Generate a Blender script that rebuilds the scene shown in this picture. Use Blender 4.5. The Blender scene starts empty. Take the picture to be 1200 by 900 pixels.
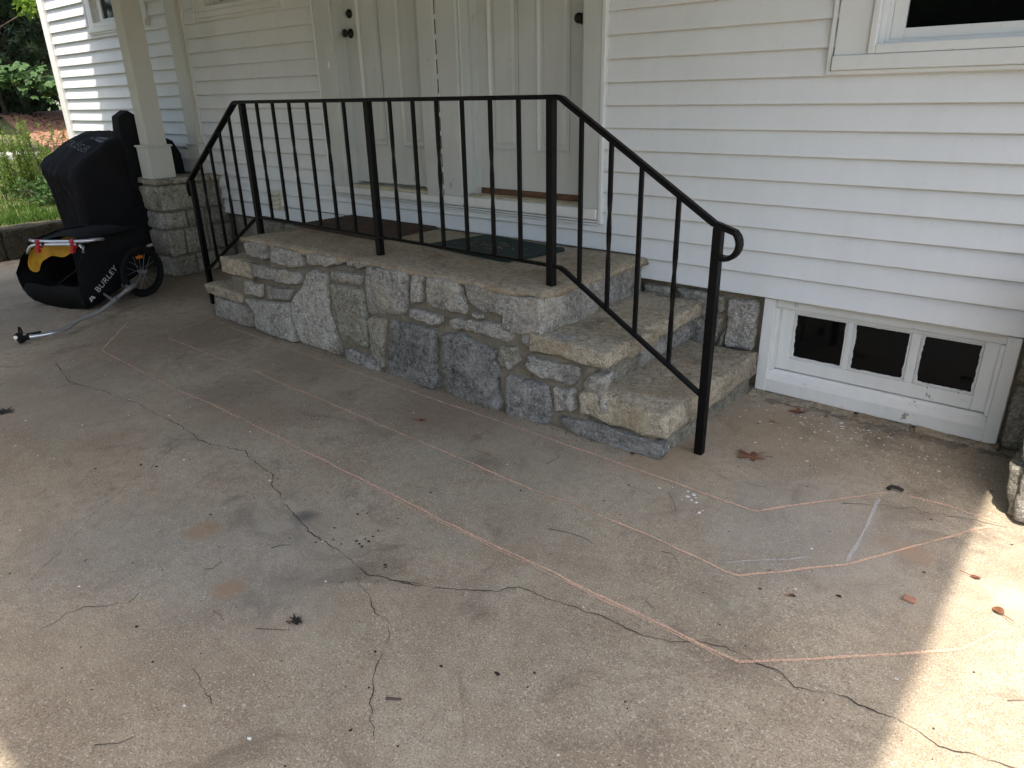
import bpy, bmesh, math, random
from mathutils import Vector, Matrix, noise
import numpy as np
random.seed(7)
R = math.radians
scene = bpy.context.scene
col = scene.collection

# ------------------------------------------------------------------ camera
cam_d = bpy.data.cameras.new('camera'); cam = bpy.data.objects.new('camera', cam_d); col.objects.link(cam)
cam_d.sensor_width = 36.0; cam_d.lens = 835.09 / 1200 * 36
cam_d.clip_start = 0.05; cam_d.clip_end = 2000
RC = ((0.76769785, 0.6405154, -0.0194944), (0.22736227, -0.30069795, -0.92622197), (-0.59912136, 0.70662633, -0.3764742))
m = Matrix(((RC[0][0], -RC[1][0], -RC[2][0], 0.0), (RC[0][1], -RC[1][1], -RC[2][1], -3.54), (RC[0][2], -RC[1][2], -RC[2][2], 1.5), (0, 0, 0, 1)))
cam.matrix_world = m
scene.camera = cam

# ------------------------------------------------------------------ sky, sun, exposure
SUN = Vector((0.13, -0.32, 1.0)).normalized()           # towards the sun
w = bpy.data.worlds.new('World'); scene.world = w; w.use_nodes = True
nt = w.node_tree; bg = nt.nodes['Background']
sky = nt.nodes.new('ShaderNodeTexSky'); sky.sky_type = 'NISHITA'; sky.sun_disc = False; sky.dust_density = 2.0
sky.sun_elevation = math.asin(SUN.z); sky.sun_rotation = math.atan2(SUN.x, SUN.y)
nt.links.new(sky.outputs[0], bg.inputs[0]); bg.inputs[1].default_value = 0.15
sd = bpy.data.lights.new('sun', 'SUN'); sd.energy = 2.0; sd.angle = R(0.9); sd.color = (1.0, 0.97, 0.935)
so = bpy.data.objects.new('sun', sd); col.objects.link(so); so.rotation_euler = SUN.to_track_quat('Z', 'Y').to_euler()
scene.view_settings.view_transform = 'Standard'; scene.view_settings.look = 'None'
scene.view_settings.gamma = 1.0; scene.view_settings.use_white_balance = True; scene.view_settings.white_balance_temperature = 7250; scene.view_settings.exposure = 1.96
scene.cycles.max_bounces = 10; scene.cycles.diffuse_bounces = 6

FRONT=[[(-4.506, 0.629), (-4.237, 0.626), (-4.225, 0.529), (-4.291, 0.518), (-4.521, 0.534)], [(-4.217, 0.626), (-3.837, 0.621), (-3.813, 0.546), (-3.931, 0.506), (-4.21, 0.52)], [(-3.777, 0.621), (-3.475, 0.625), (-3.449, 0.596), (-3.589, 0.561), (-3.779, 0.56)], [(-3.431, 0.624), (-3.236, 0.623), (-3.24, 0.595), (-3.397, 0.588)], [(-4.517, 0.482), (-3.866, 0.489), (-3.859, 0.435), (-3.953, 0.406), (-4.516, 0.394)], [(-4.583, 0.35), (-4.334, 0.355), (-4.356, 0.27), (-4.595, 0.259)], [(-4.303, 0.357), (-3.983, 0.378), (-4.005, 0.303), (-4.301, 0.265)], [(-5.03, 0.171), (-4.682, 0.193), (-4.502, 0.144), (-4.504, 0.041), (-5.049, 0.022)], [(-4.633, 0.224), (-4.016, 0.284), (-3.999, 0.203), (-3.964, 0.036), (-4.478, 0.036), (-4.488, 0.158)], [(-3.768, 0.529), (-3.6, 0.525), (-3.617, 0.296), (-3.569, 0.208), (-3.501, 0.037), (-3.94, 0.037), (-3.987, 0.205), (-3.984, 0.321), (-3.856, 0.41)], [(-3.566, 0.549), (-3.263, 0.557), (-3.272, 0.498), (-3.578, 0.484)], [(-3.584, 0.474), (-3.277, 0.482), (-3.238, 0.269), (-3.237, 0.139), (-3.333, 0.133), (-3.513, 0.138), (-3.585, 0.274)], [(-3.222, 0.619), (-2.873, 0.628), (-2.874, 0.506), (-2.917, 0.38), (-3.242, 0.349), (-3.257, 0.422)], [(-2.83, 0.634), (-2.744, 0.624), (-2.774, 0.474), (-2.857, 0.457), (-2.856, 0.545)], [(-2.872, 0.438), (-2.732, 0.443), (-2.623, 0.432), (-2.62, 0.39), (-2.689, 0.378), (-2.878, 0.387)], [(-3.225, 0.334), (-3.077, 0.347), (-3.125, 0.039), (-3.235, 0.099)], [(-3.477, 0.108), (-3.248, 0.104), (-3.138, 0.06), (-3.136, 0.025), (-3.468, 0.03)], [(-3.06, 0.346), (-2.841, 0.356), (-2.666, 0.359), (-2.656, 0.218), (-2.654, 0.028), (-3.097, 0.002)], [(-2.732, 0.624), (-2.592, 0.632), (-2.494, 0.624), (-2.441, 0.517), (-2.443, 0.468), (-2.587, 0.458), (-2.736, 0.463)], [(-2.458, 0.623), (-2.185, 0.631), (-2.108, 0.593), (-2.043, 0.58), (-2.044, 0.511), (-2.134, 0.495), (-2.372, 0.503), (-2.44, 0.562)], [(-2.57, 0.43), (-2.316, 0.463), (-2.138, 0.457), (-2.126, 0.393), (-2.192, 0.379), (-2.392, 0.392), (-2.581, 0.386)], [(-2.624, 0.343), (-2.483, 0.381), (-2.38, 0.343), (-2.245, 0.336), (-2.214, 0.196), (-2.198, 0.022), (-2.321, 0.002), (-2.615, 0.024)], [(-2.225, 0.357), (-2.113, 0.374), (-2.08, 0.306), (-2.129, 0.252), (-2.2, 0.248), (-2.234, 0.295)], [(-2.086, 0.456), (-1.794, 0.459), (-1.794, 0.412), (-1.852, 0.389), (-1.978, 0.379), (-2.087, 0.398)], [(-2.047, 0.349), (-1.739, 0.346), (-1.731, 0.287), (-1.755, 0.256), (-1.952, 0.259), (-2.048, 0.29)], [(-2.165, 0.234), (-1.904, 0.233), (-1.877, 0.107), (-1.89, 0.033), (-2.171, 0.015), (-2.181, 0.18)], [(-1.879, 0.233), (-1.748, 0.243), (-1.746, 0.142), (-1.872, 0.109)], [(-1.709, 0.292), (-1.681, 0.333), (-1.585, 0.347), (-1.605, 0.275), (-1.617, 0.147), (-1.706, 0.166)], [(-1.849, 0.1), (-1.595, 0.127), (-1.29, 0.109), (-1.283, 0.039), (-1.533, 0.025), (-1.773, 0.035)], [(-1.602, 0.263), (-1.562, 0.228), (-1.561, 0.13), (-1.595, 0.134)], [(-2.399, 0.49), (-2.341, 0.489), (-2.333, 0.465), (-2.396, 0.46)]]
FOUND=[[(-2.01, 0.485), (-1.838, 0.484), (-1.813, 0.402), (-1.961, 0.41), (-2.006, 0.414)], [(-1.81, 0.488), (-1.621, 0.491), (-1.593, 0.472), (-1.587, 0.362), (-1.601, 0.17), (-1.711, 0.174), (-1.697, 0.342), (-1.772, 0.389)], [(-1.556, 0.473), (-1.525, 0.478), (-1.517, 0.391), (-1.549, 0.375), (-1.561, 0.4)], [(-1.577, 0.355), (-1.52, 0.356), (-1.52, 0.279), (-1.553, 0.189), (-1.575, 0.233)], [(-1.496, 0.472), (-1.329, 0.487), (-1.326, 0.195), (-1.494, 0.192), (-1.495, 0.318)], [(-1.512, 0.271), (-1.491, 0.301), (-1.505, 0.194), (-1.53, 0.184)]]
CHALK=[[(-4.705, -1.118), (-3.818, -1.136), (-3.209, -1.146), (-2.637, -1.143), (-2.274, -1.144), (-1.823, -1.151), (-1.535, -1.153), (-1.156, -1.154), (-0.929, -1.162), (-0.806, -1.16), (-0.686, -1.004), (-0.549, -0.824), (-0.453, -0.709)], [(-0.405, -0.688), (-0.25, -0.671), (-0.075, -0.69)], [(-5.015, -1.058), (-4.943, -1.242), (-4.935, -1.386)], [(-4.788, -1.513), (-3.914, -1.498), (-3.268, -1.516), (-2.738, -1.525), (-2.225, -1.538), (-1.926, -1.546), (-1.577, -1.56)], [(-1.27, -1.553), (-0.976, -1.557), (-0.739, -1.582), (-0.694, -1.576), (-0.584, -1.46), (-0.443, -1.301), (-0.327, -1.11), (-0.106, -0.736)], [(-5.364, -0.88), (-5.423, -1.217), (-5.413, -1.509), (-4.9, -1.901), (-3.899, -1.932), (-3.462, -1.914), (-2.963, -1.923), (-2.502, -1.933), (-2.116, -1.937), (-1.698, -1.95), (-1.446, -1.948), (-1.211, -1.944), (-1.009, -1.948), (-0.804, -1.943), (-0.583, -1.949), (-0.533, -1.947), (-0.4, -1.824), (-0.272, -1.705), (-0.15, -1.59), (-0.061, -1.502), (0.003, -1.357)]]
WHITE=[[(-0.445, -1.284), (-0.444, -1.19), (-0.447, -1.025), (-0.467, -0.777)], [(-0.77, -1.547), (-0.651, -1.435), (-0.556, -1.335)]]
CRACKS=[[(-4.899, -2.18), (-4.46, -2.258), (-4.155, -2.194), (-3.747, -2.161), (-3.555, -2.156), (-3.34, -2.152), (-3.167, -2.168), (-3.04, -2.165), (-2.931, -2.137), (-2.839, -2.101), (-2.734, -2.129), (-2.529, -2.152), (-2.451, -2.205), (-2.321, -2.246), (-2.19, -2.276), (-2.105, -2.303), (-1.974, -2.318), (-1.893, -2.316), (-1.804, -2.322), (-1.683, -2.341), (-1.59, -2.311), (-1.474, -2.259), (-1.581, -2.304), (-1.474, -2.259), (-1.399, -2.218), (-1.326, -2.177), (-1.275, -2.13), (-1.241, -2.08), (-1.181, -2.062)], [(-1.181, -2.062), (-1.147, -2.068), (-1.053, -2.042), (-0.944, -2.025), (-0.835, -2.019), (-0.788, -2.015), (-0.718, -1.993), (-0.668, -1.934), (-0.596, -1.923), (-0.54, -1.915), (-0.483, -1.919), (-0.431, -1.914), (-0.38, -1.939), (-0.337, -1.918), (-0.269, -1.887), (-0.229, -1.892), (-0.182, -1.894), (-0.141, -1.88), (-0.106, -1.881), (-0.042, -1.903), (-0.003, -1.893), (0.034, -1.877), (0.079, -1.864), (0.124, -1.855)], [(-1.699, -2.366), (-1.629, -2.394), (-1.579, -2.412), (-1.512, -2.446), (-1.444, -2.454), (-1.402, -2.49), (-1.374, -2.535), (-1.345, -2.567), (-1.304, -2.621), (-1.24, -2.683), (-1.197, -2.723), (-1.141, -2.764)], [(-3.176, -2.199), (-3.135, -2.307), (-3.024, -2.457), (-2.99, -2.549), (-2.88, -2.683), (-2.824, -2.773), (-2.706, -2.894), (-2.623, -2.995), (-2.548, -3.087)], [(-0.575, -0.903), (-0.529, -0.87), (-0.433, -0.816), (-0.383, -0.801), (-0.352, -0.766), (-0.297, -0.778), (-0.263, -0.758), (-0.204, -0.738), (-0.146, -0.715), (-0.052, -0.702)], [(-4.401, -2.354), (-4.43, -2.269), (-4.312, -2.227)], [(-4.863, -2.192), (-4.615, -2.211), (-4.425, -2.252)], [(-2.265, -3.149), (-2.262, -3.11), (-2.275, -3.064), (-2.258, -3.017), (-2.207, -2.972), (-2.189, -2.936)], [(-1.057, -0.982), (-0.981, -1.003), (-0.911, -0.976), (-0.845, -0.963)], [(-1.733, -2.933), (-1.653, -2.954), (-1.564, -2.961)]]
SPOTS=[(-1.864, -2.237), (-1.84, -2.244), (-1.82, -2.249), (-1.848, -2.21), (-1.826, -2.213), (-1.839, -2.182), (-1.854, -2.145), (-1.974, -2.337), (-1.936, -2.286), (-1.892, -2.285), (-2.007, -2.093), (-1.979, -2.094), (-2.003, -2.121), (-1.857, -2.044), (-1.336, -2.699), (-1.283, -2.661), (-1.227, -2.673), (-1.208, -2.782), (-1.997, -2.235), (-1.673, -2.267), (-1.66, -2.275), (-3.224, -2.603), (-3.095, -2.463), (-3.023, -2.427), (-1.558, -2.755), (-1.375, -2.56), (-2.036, -2.954), (-2.454, -2.481), (-0.693, -2.284), (-1.04, -2.403), (-0.566, -1.754), (-0.406, -1.475), (-0.518, -1.564), (-0.615, -1.598), (-1.898, -1.828), (-1.618, -1.592), (-1.254, -1.316)]
TWIGS=[[(-2.065, -2.462), (-2.054, -2.427), (-2.025, -2.404)], [(-2.137, -2.677), (-2.118, -2.656), (-2.131, -2.617), (-2.159, -2.607)], [(-2.166, -2.92), (-2.174, -2.9), (-2.185, -2.876)], [(-1.911, -2.77), (-1.879, -2.765), (-1.839, -2.773)], [(-1.357, -1.747), (-1.289, -1.722), (-1.219, -1.714), (-1.166, -1.727)], [(-0.961, -1.617), (-0.928, -1.604), (-0.888, -1.635)], [(-0.87, -1.88), (-0.849, -1.89), (-0.827, -1.897)], [(-1.734, -2.728), (-1.686, -2.694), (-1.646, -2.667)], [(-1.677, -3.22), (-1.632, -3.177), (-1.622, -3.143)], [(-1.215, -2.659), (-1.18, -2.635)], [(0.066, -1.638), (0.1, -1.611)], [(-1.136, -1.242), (-1.081, -1.297), (-1.041, -1.359)], [(-1.667, -1.355), (-1.66, -1.271), (-1.709, -1.237)]]
ITEMS={'oakleaf': (-1.001, -0.74), 'caterp': (-0.433, -0.676), 'chip': (-0.23, -1.361), 'leafa': (-0.096, -1.108), 'leafb': (0.001, -1.259), 'leafred': (-2.443, -1.376), 'leafc': (-1.949, -1.443), 'leafd': (-1.002, -0.159), 'leafe': (-1.057, -0.339), 'leaff': (-0.527, -1.576), 'clump': (-1.662, -2.632), 'blot': (-2.154, -2.254), 'stick': (-1.153, -2.614), 'weed': (-1.898, -0.933), 'wood': (-1.945, -0.969), 'leaflft': (-4.273, -2.644), 'rust1': (-2.371, -2.551), 'rust2': (-1.98, -2.675), 'rust3': (-0.273, -1.087), 'rust4': (-0.366, -1.063), 'curled': (-2.166, -3.228), 'paint': (0.015, -1.146)}
# ------------------------------------------------------------------ helpers
def tag(o, label=None, cat=None, group=None, kind=None):
    if label: o['label'] = label
    if cat: o['category'] = cat
    if group: o['group'] = group
    if kind: o['kind'] = kind
    return o
def thing(name, loc, label=None, cat=None, group=None, kind=None):
    o = bpy.data.objects.new(name, None); col.objects.link(o); o.location = loc; o.empty_display_size = 0.1
    return tag(o, label, cat, group, kind)
def base_of(o):
    v = Vector((0, 0, 0))
    while o is not None:
        v += o.location; o = o.parent
    return v
def obj(name, bm, mat, parent=None, smooth=False, origin=None, normals=True):
    """link a bmesh given in world coordinates as one mesh object (origin at its parent's, or at `origin`)"""
    if normals: bmesh.ops.recalc_face_normals(bm, faces=bm.faces[:])
    b = base_of(parent) if parent else Vector((0, 0, 0))
    o_loc = Vector(origin) - b if origin is not None else Vector((0, 0, 0))
    bmesh.ops.translate(bm, verts=bm.verts[:], vec=-(b + o_loc))
    me = bpy.data.meshes.new(name); bm.to_mesh(me); bm.free()
    if smooth:
        for p in me.polygons: p.use_smooth = True
    for mm in (mat if isinstance(mat, (list, tuple)) else [mat]): me.materials.append(mm)
    o = bpy.data.objects.new(name, me); col.objects.link(o)
    o.location = o_loc
    if parent: o.parent = parent
    return o
def pyobj(name, verts, faces, mat, parent=None, smooth=False, mats=None):
    b = base_of(parent) if parent else Vector((0, 0, 0))
    me = bpy.data.meshes.new(name); me.from_pydata([Vector(v) - b for v in verts], [], faces); me.update()
    if smooth:
        for p in me.polygons: p.use_smooth = True
    for mm in (mat if isinstance(mat, (list, tuple)) else [mat]): me.materials.append(mm)
    if mats is not None: me.polygons.foreach_set('material_index', mats)
    o = bpy.data.objects.new(name, me); col.objects.link(o)
    if parent: o.parent = parent
    return o
def box(bm, x0, x1, y0, y1, z0, z1, bev=0.0):
    vs = [bm.verts.new((x, y, z)) for x in (x0, x1) for y in (y0, y1) for z in (z0, z1)]
    fs = [bm.faces.new([vs[i] for i in q]) for q in ((0, 1, 3, 2), (4, 6, 7, 5), (0, 4, 5, 1), (2, 3, 7, 6), (0, 2, 6, 4), (1, 5, 7, 3))]
    if bev > 0:
        es = {e for f in fs for e in f.edges}
        bmesh.ops.bevel(bm, geom=list(es), offset=bev, segments=1, affect='EDGES', profile=0.5)
    return bm
def B(*a, bev=0.0):
    return box(bmesh.new(), *a, bev=bev)
def prism(bm, pts, axis, a0, a1):
    """polygon of 2-D points extruded along an axis ('x': pts are (y,z), 'y': (x,z), 'z': (x,y))"""
    f = {'x': lambda p, a: (a, p[0], p[1]), 'y': lambda p, a: (p[0], a, p[1]), 'z': lambda p, a: (p[0], p[1], a)}[axis]
    A = [bm.verts.new(f(p, a0)) for p in pts]; C = [bm.verts.new(f(p, a1)) for p in pts]
    n = len(pts)
    bm.faces.new(A); bm.faces.new(C[::-1])
    for i in range(n): bm.faces.new((A[i], A[(i + 1) % n], C[(i + 1) % n], C[i]))
    return bm
def tube(bm, pts, r, segs=8, r1=None, cap=True):
    pts = [Vector(p) for p in pts]; rings = []; n = len(pts)
    up = Vector((0, 0, 1))
    for i, p in enumerate(pts):
        t = (pts[min(i + 1, n - 1)] - pts[max(i - 1, 0)]).normalized()
        a = t.cross(up)
        if a.length < 1e-3: a = t.cross(Vector((1, 0, 0)))
        a.normalize(); b = t.cross(a)
        rr = r if r1 is None else r + (r1 - r) * i / max(1, n - 1)
        rings.append([bm.verts.new(p + (a * math.cos(k * 2 * math.pi / segs) + b * math.sin(k * 2 * math.pi / segs)) * rr) for k in range(segs)])
    for i in range(n - 1):
        for k in range(segs):
            bm.faces.new((rings[i][k], rings[i][(k + 1) % segs], rings[i + 1][(k + 1) % segs], rings[i + 1][k]))
    if cap:
        bm.faces.new(rings[0]); bm.faces.new(rings[-1][::-1])
    return bm
def flatbar(bm, pts, y, hw, th):
    """flat bar swept along (x,z) points in the plane y; half width hw across y, thickness th"""
    n = len(pts); rings = []
    for i, (x, z) in enumerate(pts):
        x0, z0 = pts[max(i - 1, 0)]; x1, z1 = pts[min(i + 1, n - 1)]
        t = Vector((x1 - x0, z1 - z0)).normalized(); nx, nz = -t.y, t.x
        h = th / 2
        prof = [(-hw, -h), (hw, -h), (hw, h * 0.3), (hw * 0.6, h), (-hw * 0.6, h), (-hw, h * 0.3)]
        rings.append([bm.verts.new((x + nx * b, y + a, z + nz * b)) for a, b in prof])
    k = len(rings[0])
    for i in range(n - 1):
        for j in range(k): bm.faces.new((rings[i][j], rings[i][(j + 1) % k], rings[i + 1][(j + 1) % k], rings[i + 1][j]))
    bm.faces.new(rings[0]); bm.faces.new(rings[-1][::-1])
    return bm
def nz(p, s, seed=0.0):
    return noise.noise(Vector((p[0] * s + seed, p[1] * s + seed * 1.7, p[2] * s - seed)))

# ------------------------------------------------------------------ materials
def new_mat(name):
    mt = bpy.data.materials.new(name); mt.use_nodes = True
    return mt, mt.node_tree, mt.node_tree.nodes['Principled BSDF']
class NT:
    def __init__(s, nt): s.nt = nt
    def n(s, t, **kw):
        nd = s.nt.nodes.new(t)
        for k, v in kw.items(): setattr(nd, k, v)
        return nd
    def l(s, a, b): s.nt.links.new(a, b)
    def coord(s, kind='Object', scale=None):
        c = s.n('ShaderNodeTexCoord')
        if scale is None: return c.outputs[kind]
        mp = s.n('ShaderNodeMapping'); mp.inputs['Scale'].default_value = scale
        s.l(c.outputs[kind], mp.inputs[0]); return mp.outputs[0]
    def noise(s, vec, scale, detail=4, rough=0.55, dist=0.0):
        t = s.n('ShaderNodeTexNoise'); t.inputs['Scale'].default_value = scale; t.inputs['Detail'].default_value = detail
        t.inputs['Roughness'].default_value = rough; t.inputs['Distortion'].default_value = dist
        s.l(vec, t.inputs['Vector']); return t.outputs['Fac']
    def voro(s, vec, scale, feature='F1', out='Distance'):
        t = s.n('ShaderNodeTexVoronoi'); t.feature = feature; t.inputs['Scale'].default_value = scale
        s.l(vec, t.inputs['Vector']); return t.outputs[out]
    def ramp(s, fac, stops):
        r = s.n('ShaderNodeValToRGB'); el = r.color_ramp.elements
        while len(el) < len(stops): el.new(0.5)
        for e, (p, c) in zip(el, stops):
            e.position = p; e.color = (c, c, c, 1) if isinstance(c, (int, float)) else (*c, 1)
        s.l(fac, r.inputs[0]); return r.outputs[0]
    def mix(s, fac, a, b, mode='MIX'):
        x = s.n('ShaderNodeMix'); x.data_type = 'RGBA'; x.blend_type = mode
        for sock, v in ((x.inputs[0], fac), (x.inputs[6], a), (x.inputs[7], b)):
            if isinstance(v, (int, float)): sock.default_value = v
            elif isinstance(v, tuple): sock.default_value = (*v, 1)
            else: s.l(v, sock)
        return x.outputs[2]
    def math(s, op, a, b=0.0, c=None):
        x = s.n('ShaderNodeMath'); x.operation = op
        for i, v in enumerate((a, b) if c is None else (a, b, c)):
            if isinstance(v, (int, float)): x.inputs[i].default_value = v
            else: s.l(v, x.inputs[i])
        return x.outputs[0]
    def bump(s, h, strength, dist, bsdf, prev=None):
        b = s.n('ShaderNodeBump'); b.inputs['Strength'].default_value = strength; b.inputs['Distance'].default_value = dist
        s.l(h, b.inputs['Height'])
        if prev is not None: s.l(prev, b.inputs['Normal'])
        s.l(b.outputs[0], bsdf.inputs['Normal']); return b.outputs[0]

def mat_simple(name, colr, rough=0.5, metal=0.0, bump=0.0, bscale=200, var=0.12, vscale=6):
    mt, nt, p = new_mat(name); g = NT(nt); c = g.coord()
    f = g.noise(c, vscale, 5)
    lo = tuple(v * (1 - var) for v in colr); hi = tuple(min(1, v * (1 + var)) for v in colr)
    g.l(g.ramp(f, [(0.3, lo), (0.7, hi)]), p.inputs['Base Color'])
    p.inputs['Roughness'].default_value = rough; p.inputs['Metallic'].default_value = metal
    if bump: g.bump(g.noise(c, bscale, 3), bump, 0.002, p)
    return mt

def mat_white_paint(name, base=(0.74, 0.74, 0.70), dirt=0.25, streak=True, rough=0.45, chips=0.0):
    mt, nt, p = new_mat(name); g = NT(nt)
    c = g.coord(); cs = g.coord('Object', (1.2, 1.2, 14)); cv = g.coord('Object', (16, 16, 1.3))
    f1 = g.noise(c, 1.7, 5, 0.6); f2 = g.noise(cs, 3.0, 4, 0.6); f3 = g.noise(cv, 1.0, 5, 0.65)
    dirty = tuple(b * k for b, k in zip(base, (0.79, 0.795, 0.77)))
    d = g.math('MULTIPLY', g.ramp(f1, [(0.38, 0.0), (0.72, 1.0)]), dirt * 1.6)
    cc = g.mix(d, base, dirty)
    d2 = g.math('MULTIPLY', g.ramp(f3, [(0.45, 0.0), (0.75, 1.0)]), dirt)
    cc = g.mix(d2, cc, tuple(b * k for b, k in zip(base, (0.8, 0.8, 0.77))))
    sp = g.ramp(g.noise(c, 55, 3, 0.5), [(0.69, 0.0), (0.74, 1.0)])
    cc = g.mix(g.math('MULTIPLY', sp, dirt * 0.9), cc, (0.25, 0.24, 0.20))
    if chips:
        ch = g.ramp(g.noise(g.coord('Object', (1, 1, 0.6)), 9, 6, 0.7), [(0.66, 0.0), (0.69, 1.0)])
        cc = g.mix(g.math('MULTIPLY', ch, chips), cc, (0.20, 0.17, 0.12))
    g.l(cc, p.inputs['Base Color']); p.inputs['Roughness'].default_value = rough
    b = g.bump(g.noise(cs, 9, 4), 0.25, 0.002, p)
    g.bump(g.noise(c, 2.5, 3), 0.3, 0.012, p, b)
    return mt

def mat_granite(name, light, dark, speck=0.5, tan=(0.42, 0.35, 0.25), tanamt=0.3, rnd=0.35):
    mt, nt, p = new_mat(name); g = NT(nt); c = g.coord()
    oi = g.n('ShaderNodeObjectInfo').outputs['Random']
    mp = g.n('ShaderNodeVectorMath'); mp.operation = 'ADD'; g.l(c, mp.inputs[0])
    cb = g.n('ShaderNodeCombineXYZ'); g.l(g.math('MULTIPLY', oi, 17.0), cb.inputs[0]); g.l(g.math('MULTIPLY', oi, 9.0), cb.inputs[2]); g.l(cb.outputs[0], mp.inputs[1])
    v = mp.outputs[0]
    big = g.noise(v, 6, 6, 0.65, 0.6); mid = g.noise(v, 34, 5, 0.7); fine = g.noise(v, 130, 3, 0.7)
    cc = g.ramp(big, [(0.30, dark), (0.52, tuple((a + b) / 2 for a, b in zip(light, dark))), (0.68, light)])
    cc = g.mix(g.math('MULTIPLY', g.ramp(mid, [(0.45, 0.0), (0.62, 1.0)]), 0.55), cc, tuple(x * 1.3 for x in light))
    cc = g.mix(g.math('MULTIPLY', g.ramp(mid, [(0.34, 1.0), (0.46, 0.0)]), 0.65), cc, tuple(x * 0.5 for x in dark))
    cc = g.mix(g.math('MULTIPLY', g.ramp(fine, [(0.42, 1.0), (0.52, 0.0)]), speck), cc, tuple(x * 0.30 for x in dark))
    fine2 = g.noise(v, 85, 3, 0.65)
    cc = g.mix(g.math('MULTIPLY', g.ramp(fine2, [(0.56, 0.0), (0.65, 1.0)]), speck), cc, tuple(min(0.85, x * 1.75) for x in light))
    tn = g.ramp(g.noise(v, 4.2, 5, 0.65), [(0.5, 0.0), (0.66, 1.0)])
    cc = g.mix(g.math('MULTIPLY', tn, tanamt), cc, tan)
    soot = g.ramp(g.noise(v, 3.1, 6, 0.7, 0.8), [(0.30, 1.0), (0.43, 0.0)])
    cc = g.mix(g.math('MULTIPLY', soot, 0.6), cc, tuple(x * 0.35 for x in dark))
    br = g.math('ADD', g.math('MULTIPLY', oi, rnd), 1 - rnd / 2)
    cc = g.mix(1.0, cc, br, 'MULTIPLY')
    g.l(cc, p.inputs['Base Color']); p.inputs['Roughness'].default_value = 0.85; p.inputs['Specular IOR Level'].default_value = 0.3
    b = g.bump(mid, 0.8, 0.022, p)
    g.bump(fine, 0.7, 0.006, p, b)
    return mt

M = {}
M['siding'] = mat_white_paint('white siding paint', (0.74, 0.755, 0.755), 0.2)
M['trim'] = mat_white_paint('white trim paint', (0.70, 0.715, 0.705), 0.25, rough=0.4)
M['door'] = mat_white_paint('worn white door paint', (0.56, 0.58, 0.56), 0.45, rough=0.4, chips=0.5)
M['oldtrim'] = mat_white_paint('old chipped white paint', (0.76, 0.76, 0.73), 0.35, rough=0.5, chips=0.8)
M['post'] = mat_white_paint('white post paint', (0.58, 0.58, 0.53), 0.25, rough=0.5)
M['stone'] = mat_granite('grey granite', (0.46, 0.435, 0.39), (0.195, 0.182, 0.16), 0.5, (0.40, 0.33, 0.235), 0.4)
M['darkstone'] = mat_granite('dark damp granite', (0.32, 0.31, 0.285), (0.095, 0.09, 0.082), 0.5, (0.46, 0.44, 0.395), 0.45)
M['tanstone'] = mat_granite('weathered tan granite', (0.50, 0.43, 0.325), (0.30, 0.245, 0.17), 0.45, (0.36, 0.27, 0.16), 0.6, 0.2)
M['pierstone'] = mat_granite('olive grey field stone', (0.40, 0.375, 0.31), (0.19, 0.175, 0.14), 0.5, (0.25, 0.2, 0.13), 0.5)
def mat_mortar():
    mt, nt, p = new_mat('sandy mortar'); g = NT(nt); c = g.coord()
    cc = g.ramp(g.noise(c, 9, 6, 0.65), [(0.3, (0.12, 0.10, 0.075)), (0.7, (0.27, 0.23, 0.17))])
    cc = g.mix(g.math('MULTIPLY', g.ramp(g.noise(c, 160, 3), [(0.44, 1.0), (0.5, 0.0)]), 0.4), cc, (0.13, 0.11, 0.08))
    g.l(cc, p.inputs['Base Color']); p.inputs['Roughness'].default_value = 0.95
    b = g.bump(g.noise(c, 30, 5, 0.7), 0.7, 0.015, p); g.bump(g.noise(c, 220, 2), 0.5, 0.003, p, b)
    return mt
M['mortar'] = mat_mortar()
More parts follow.
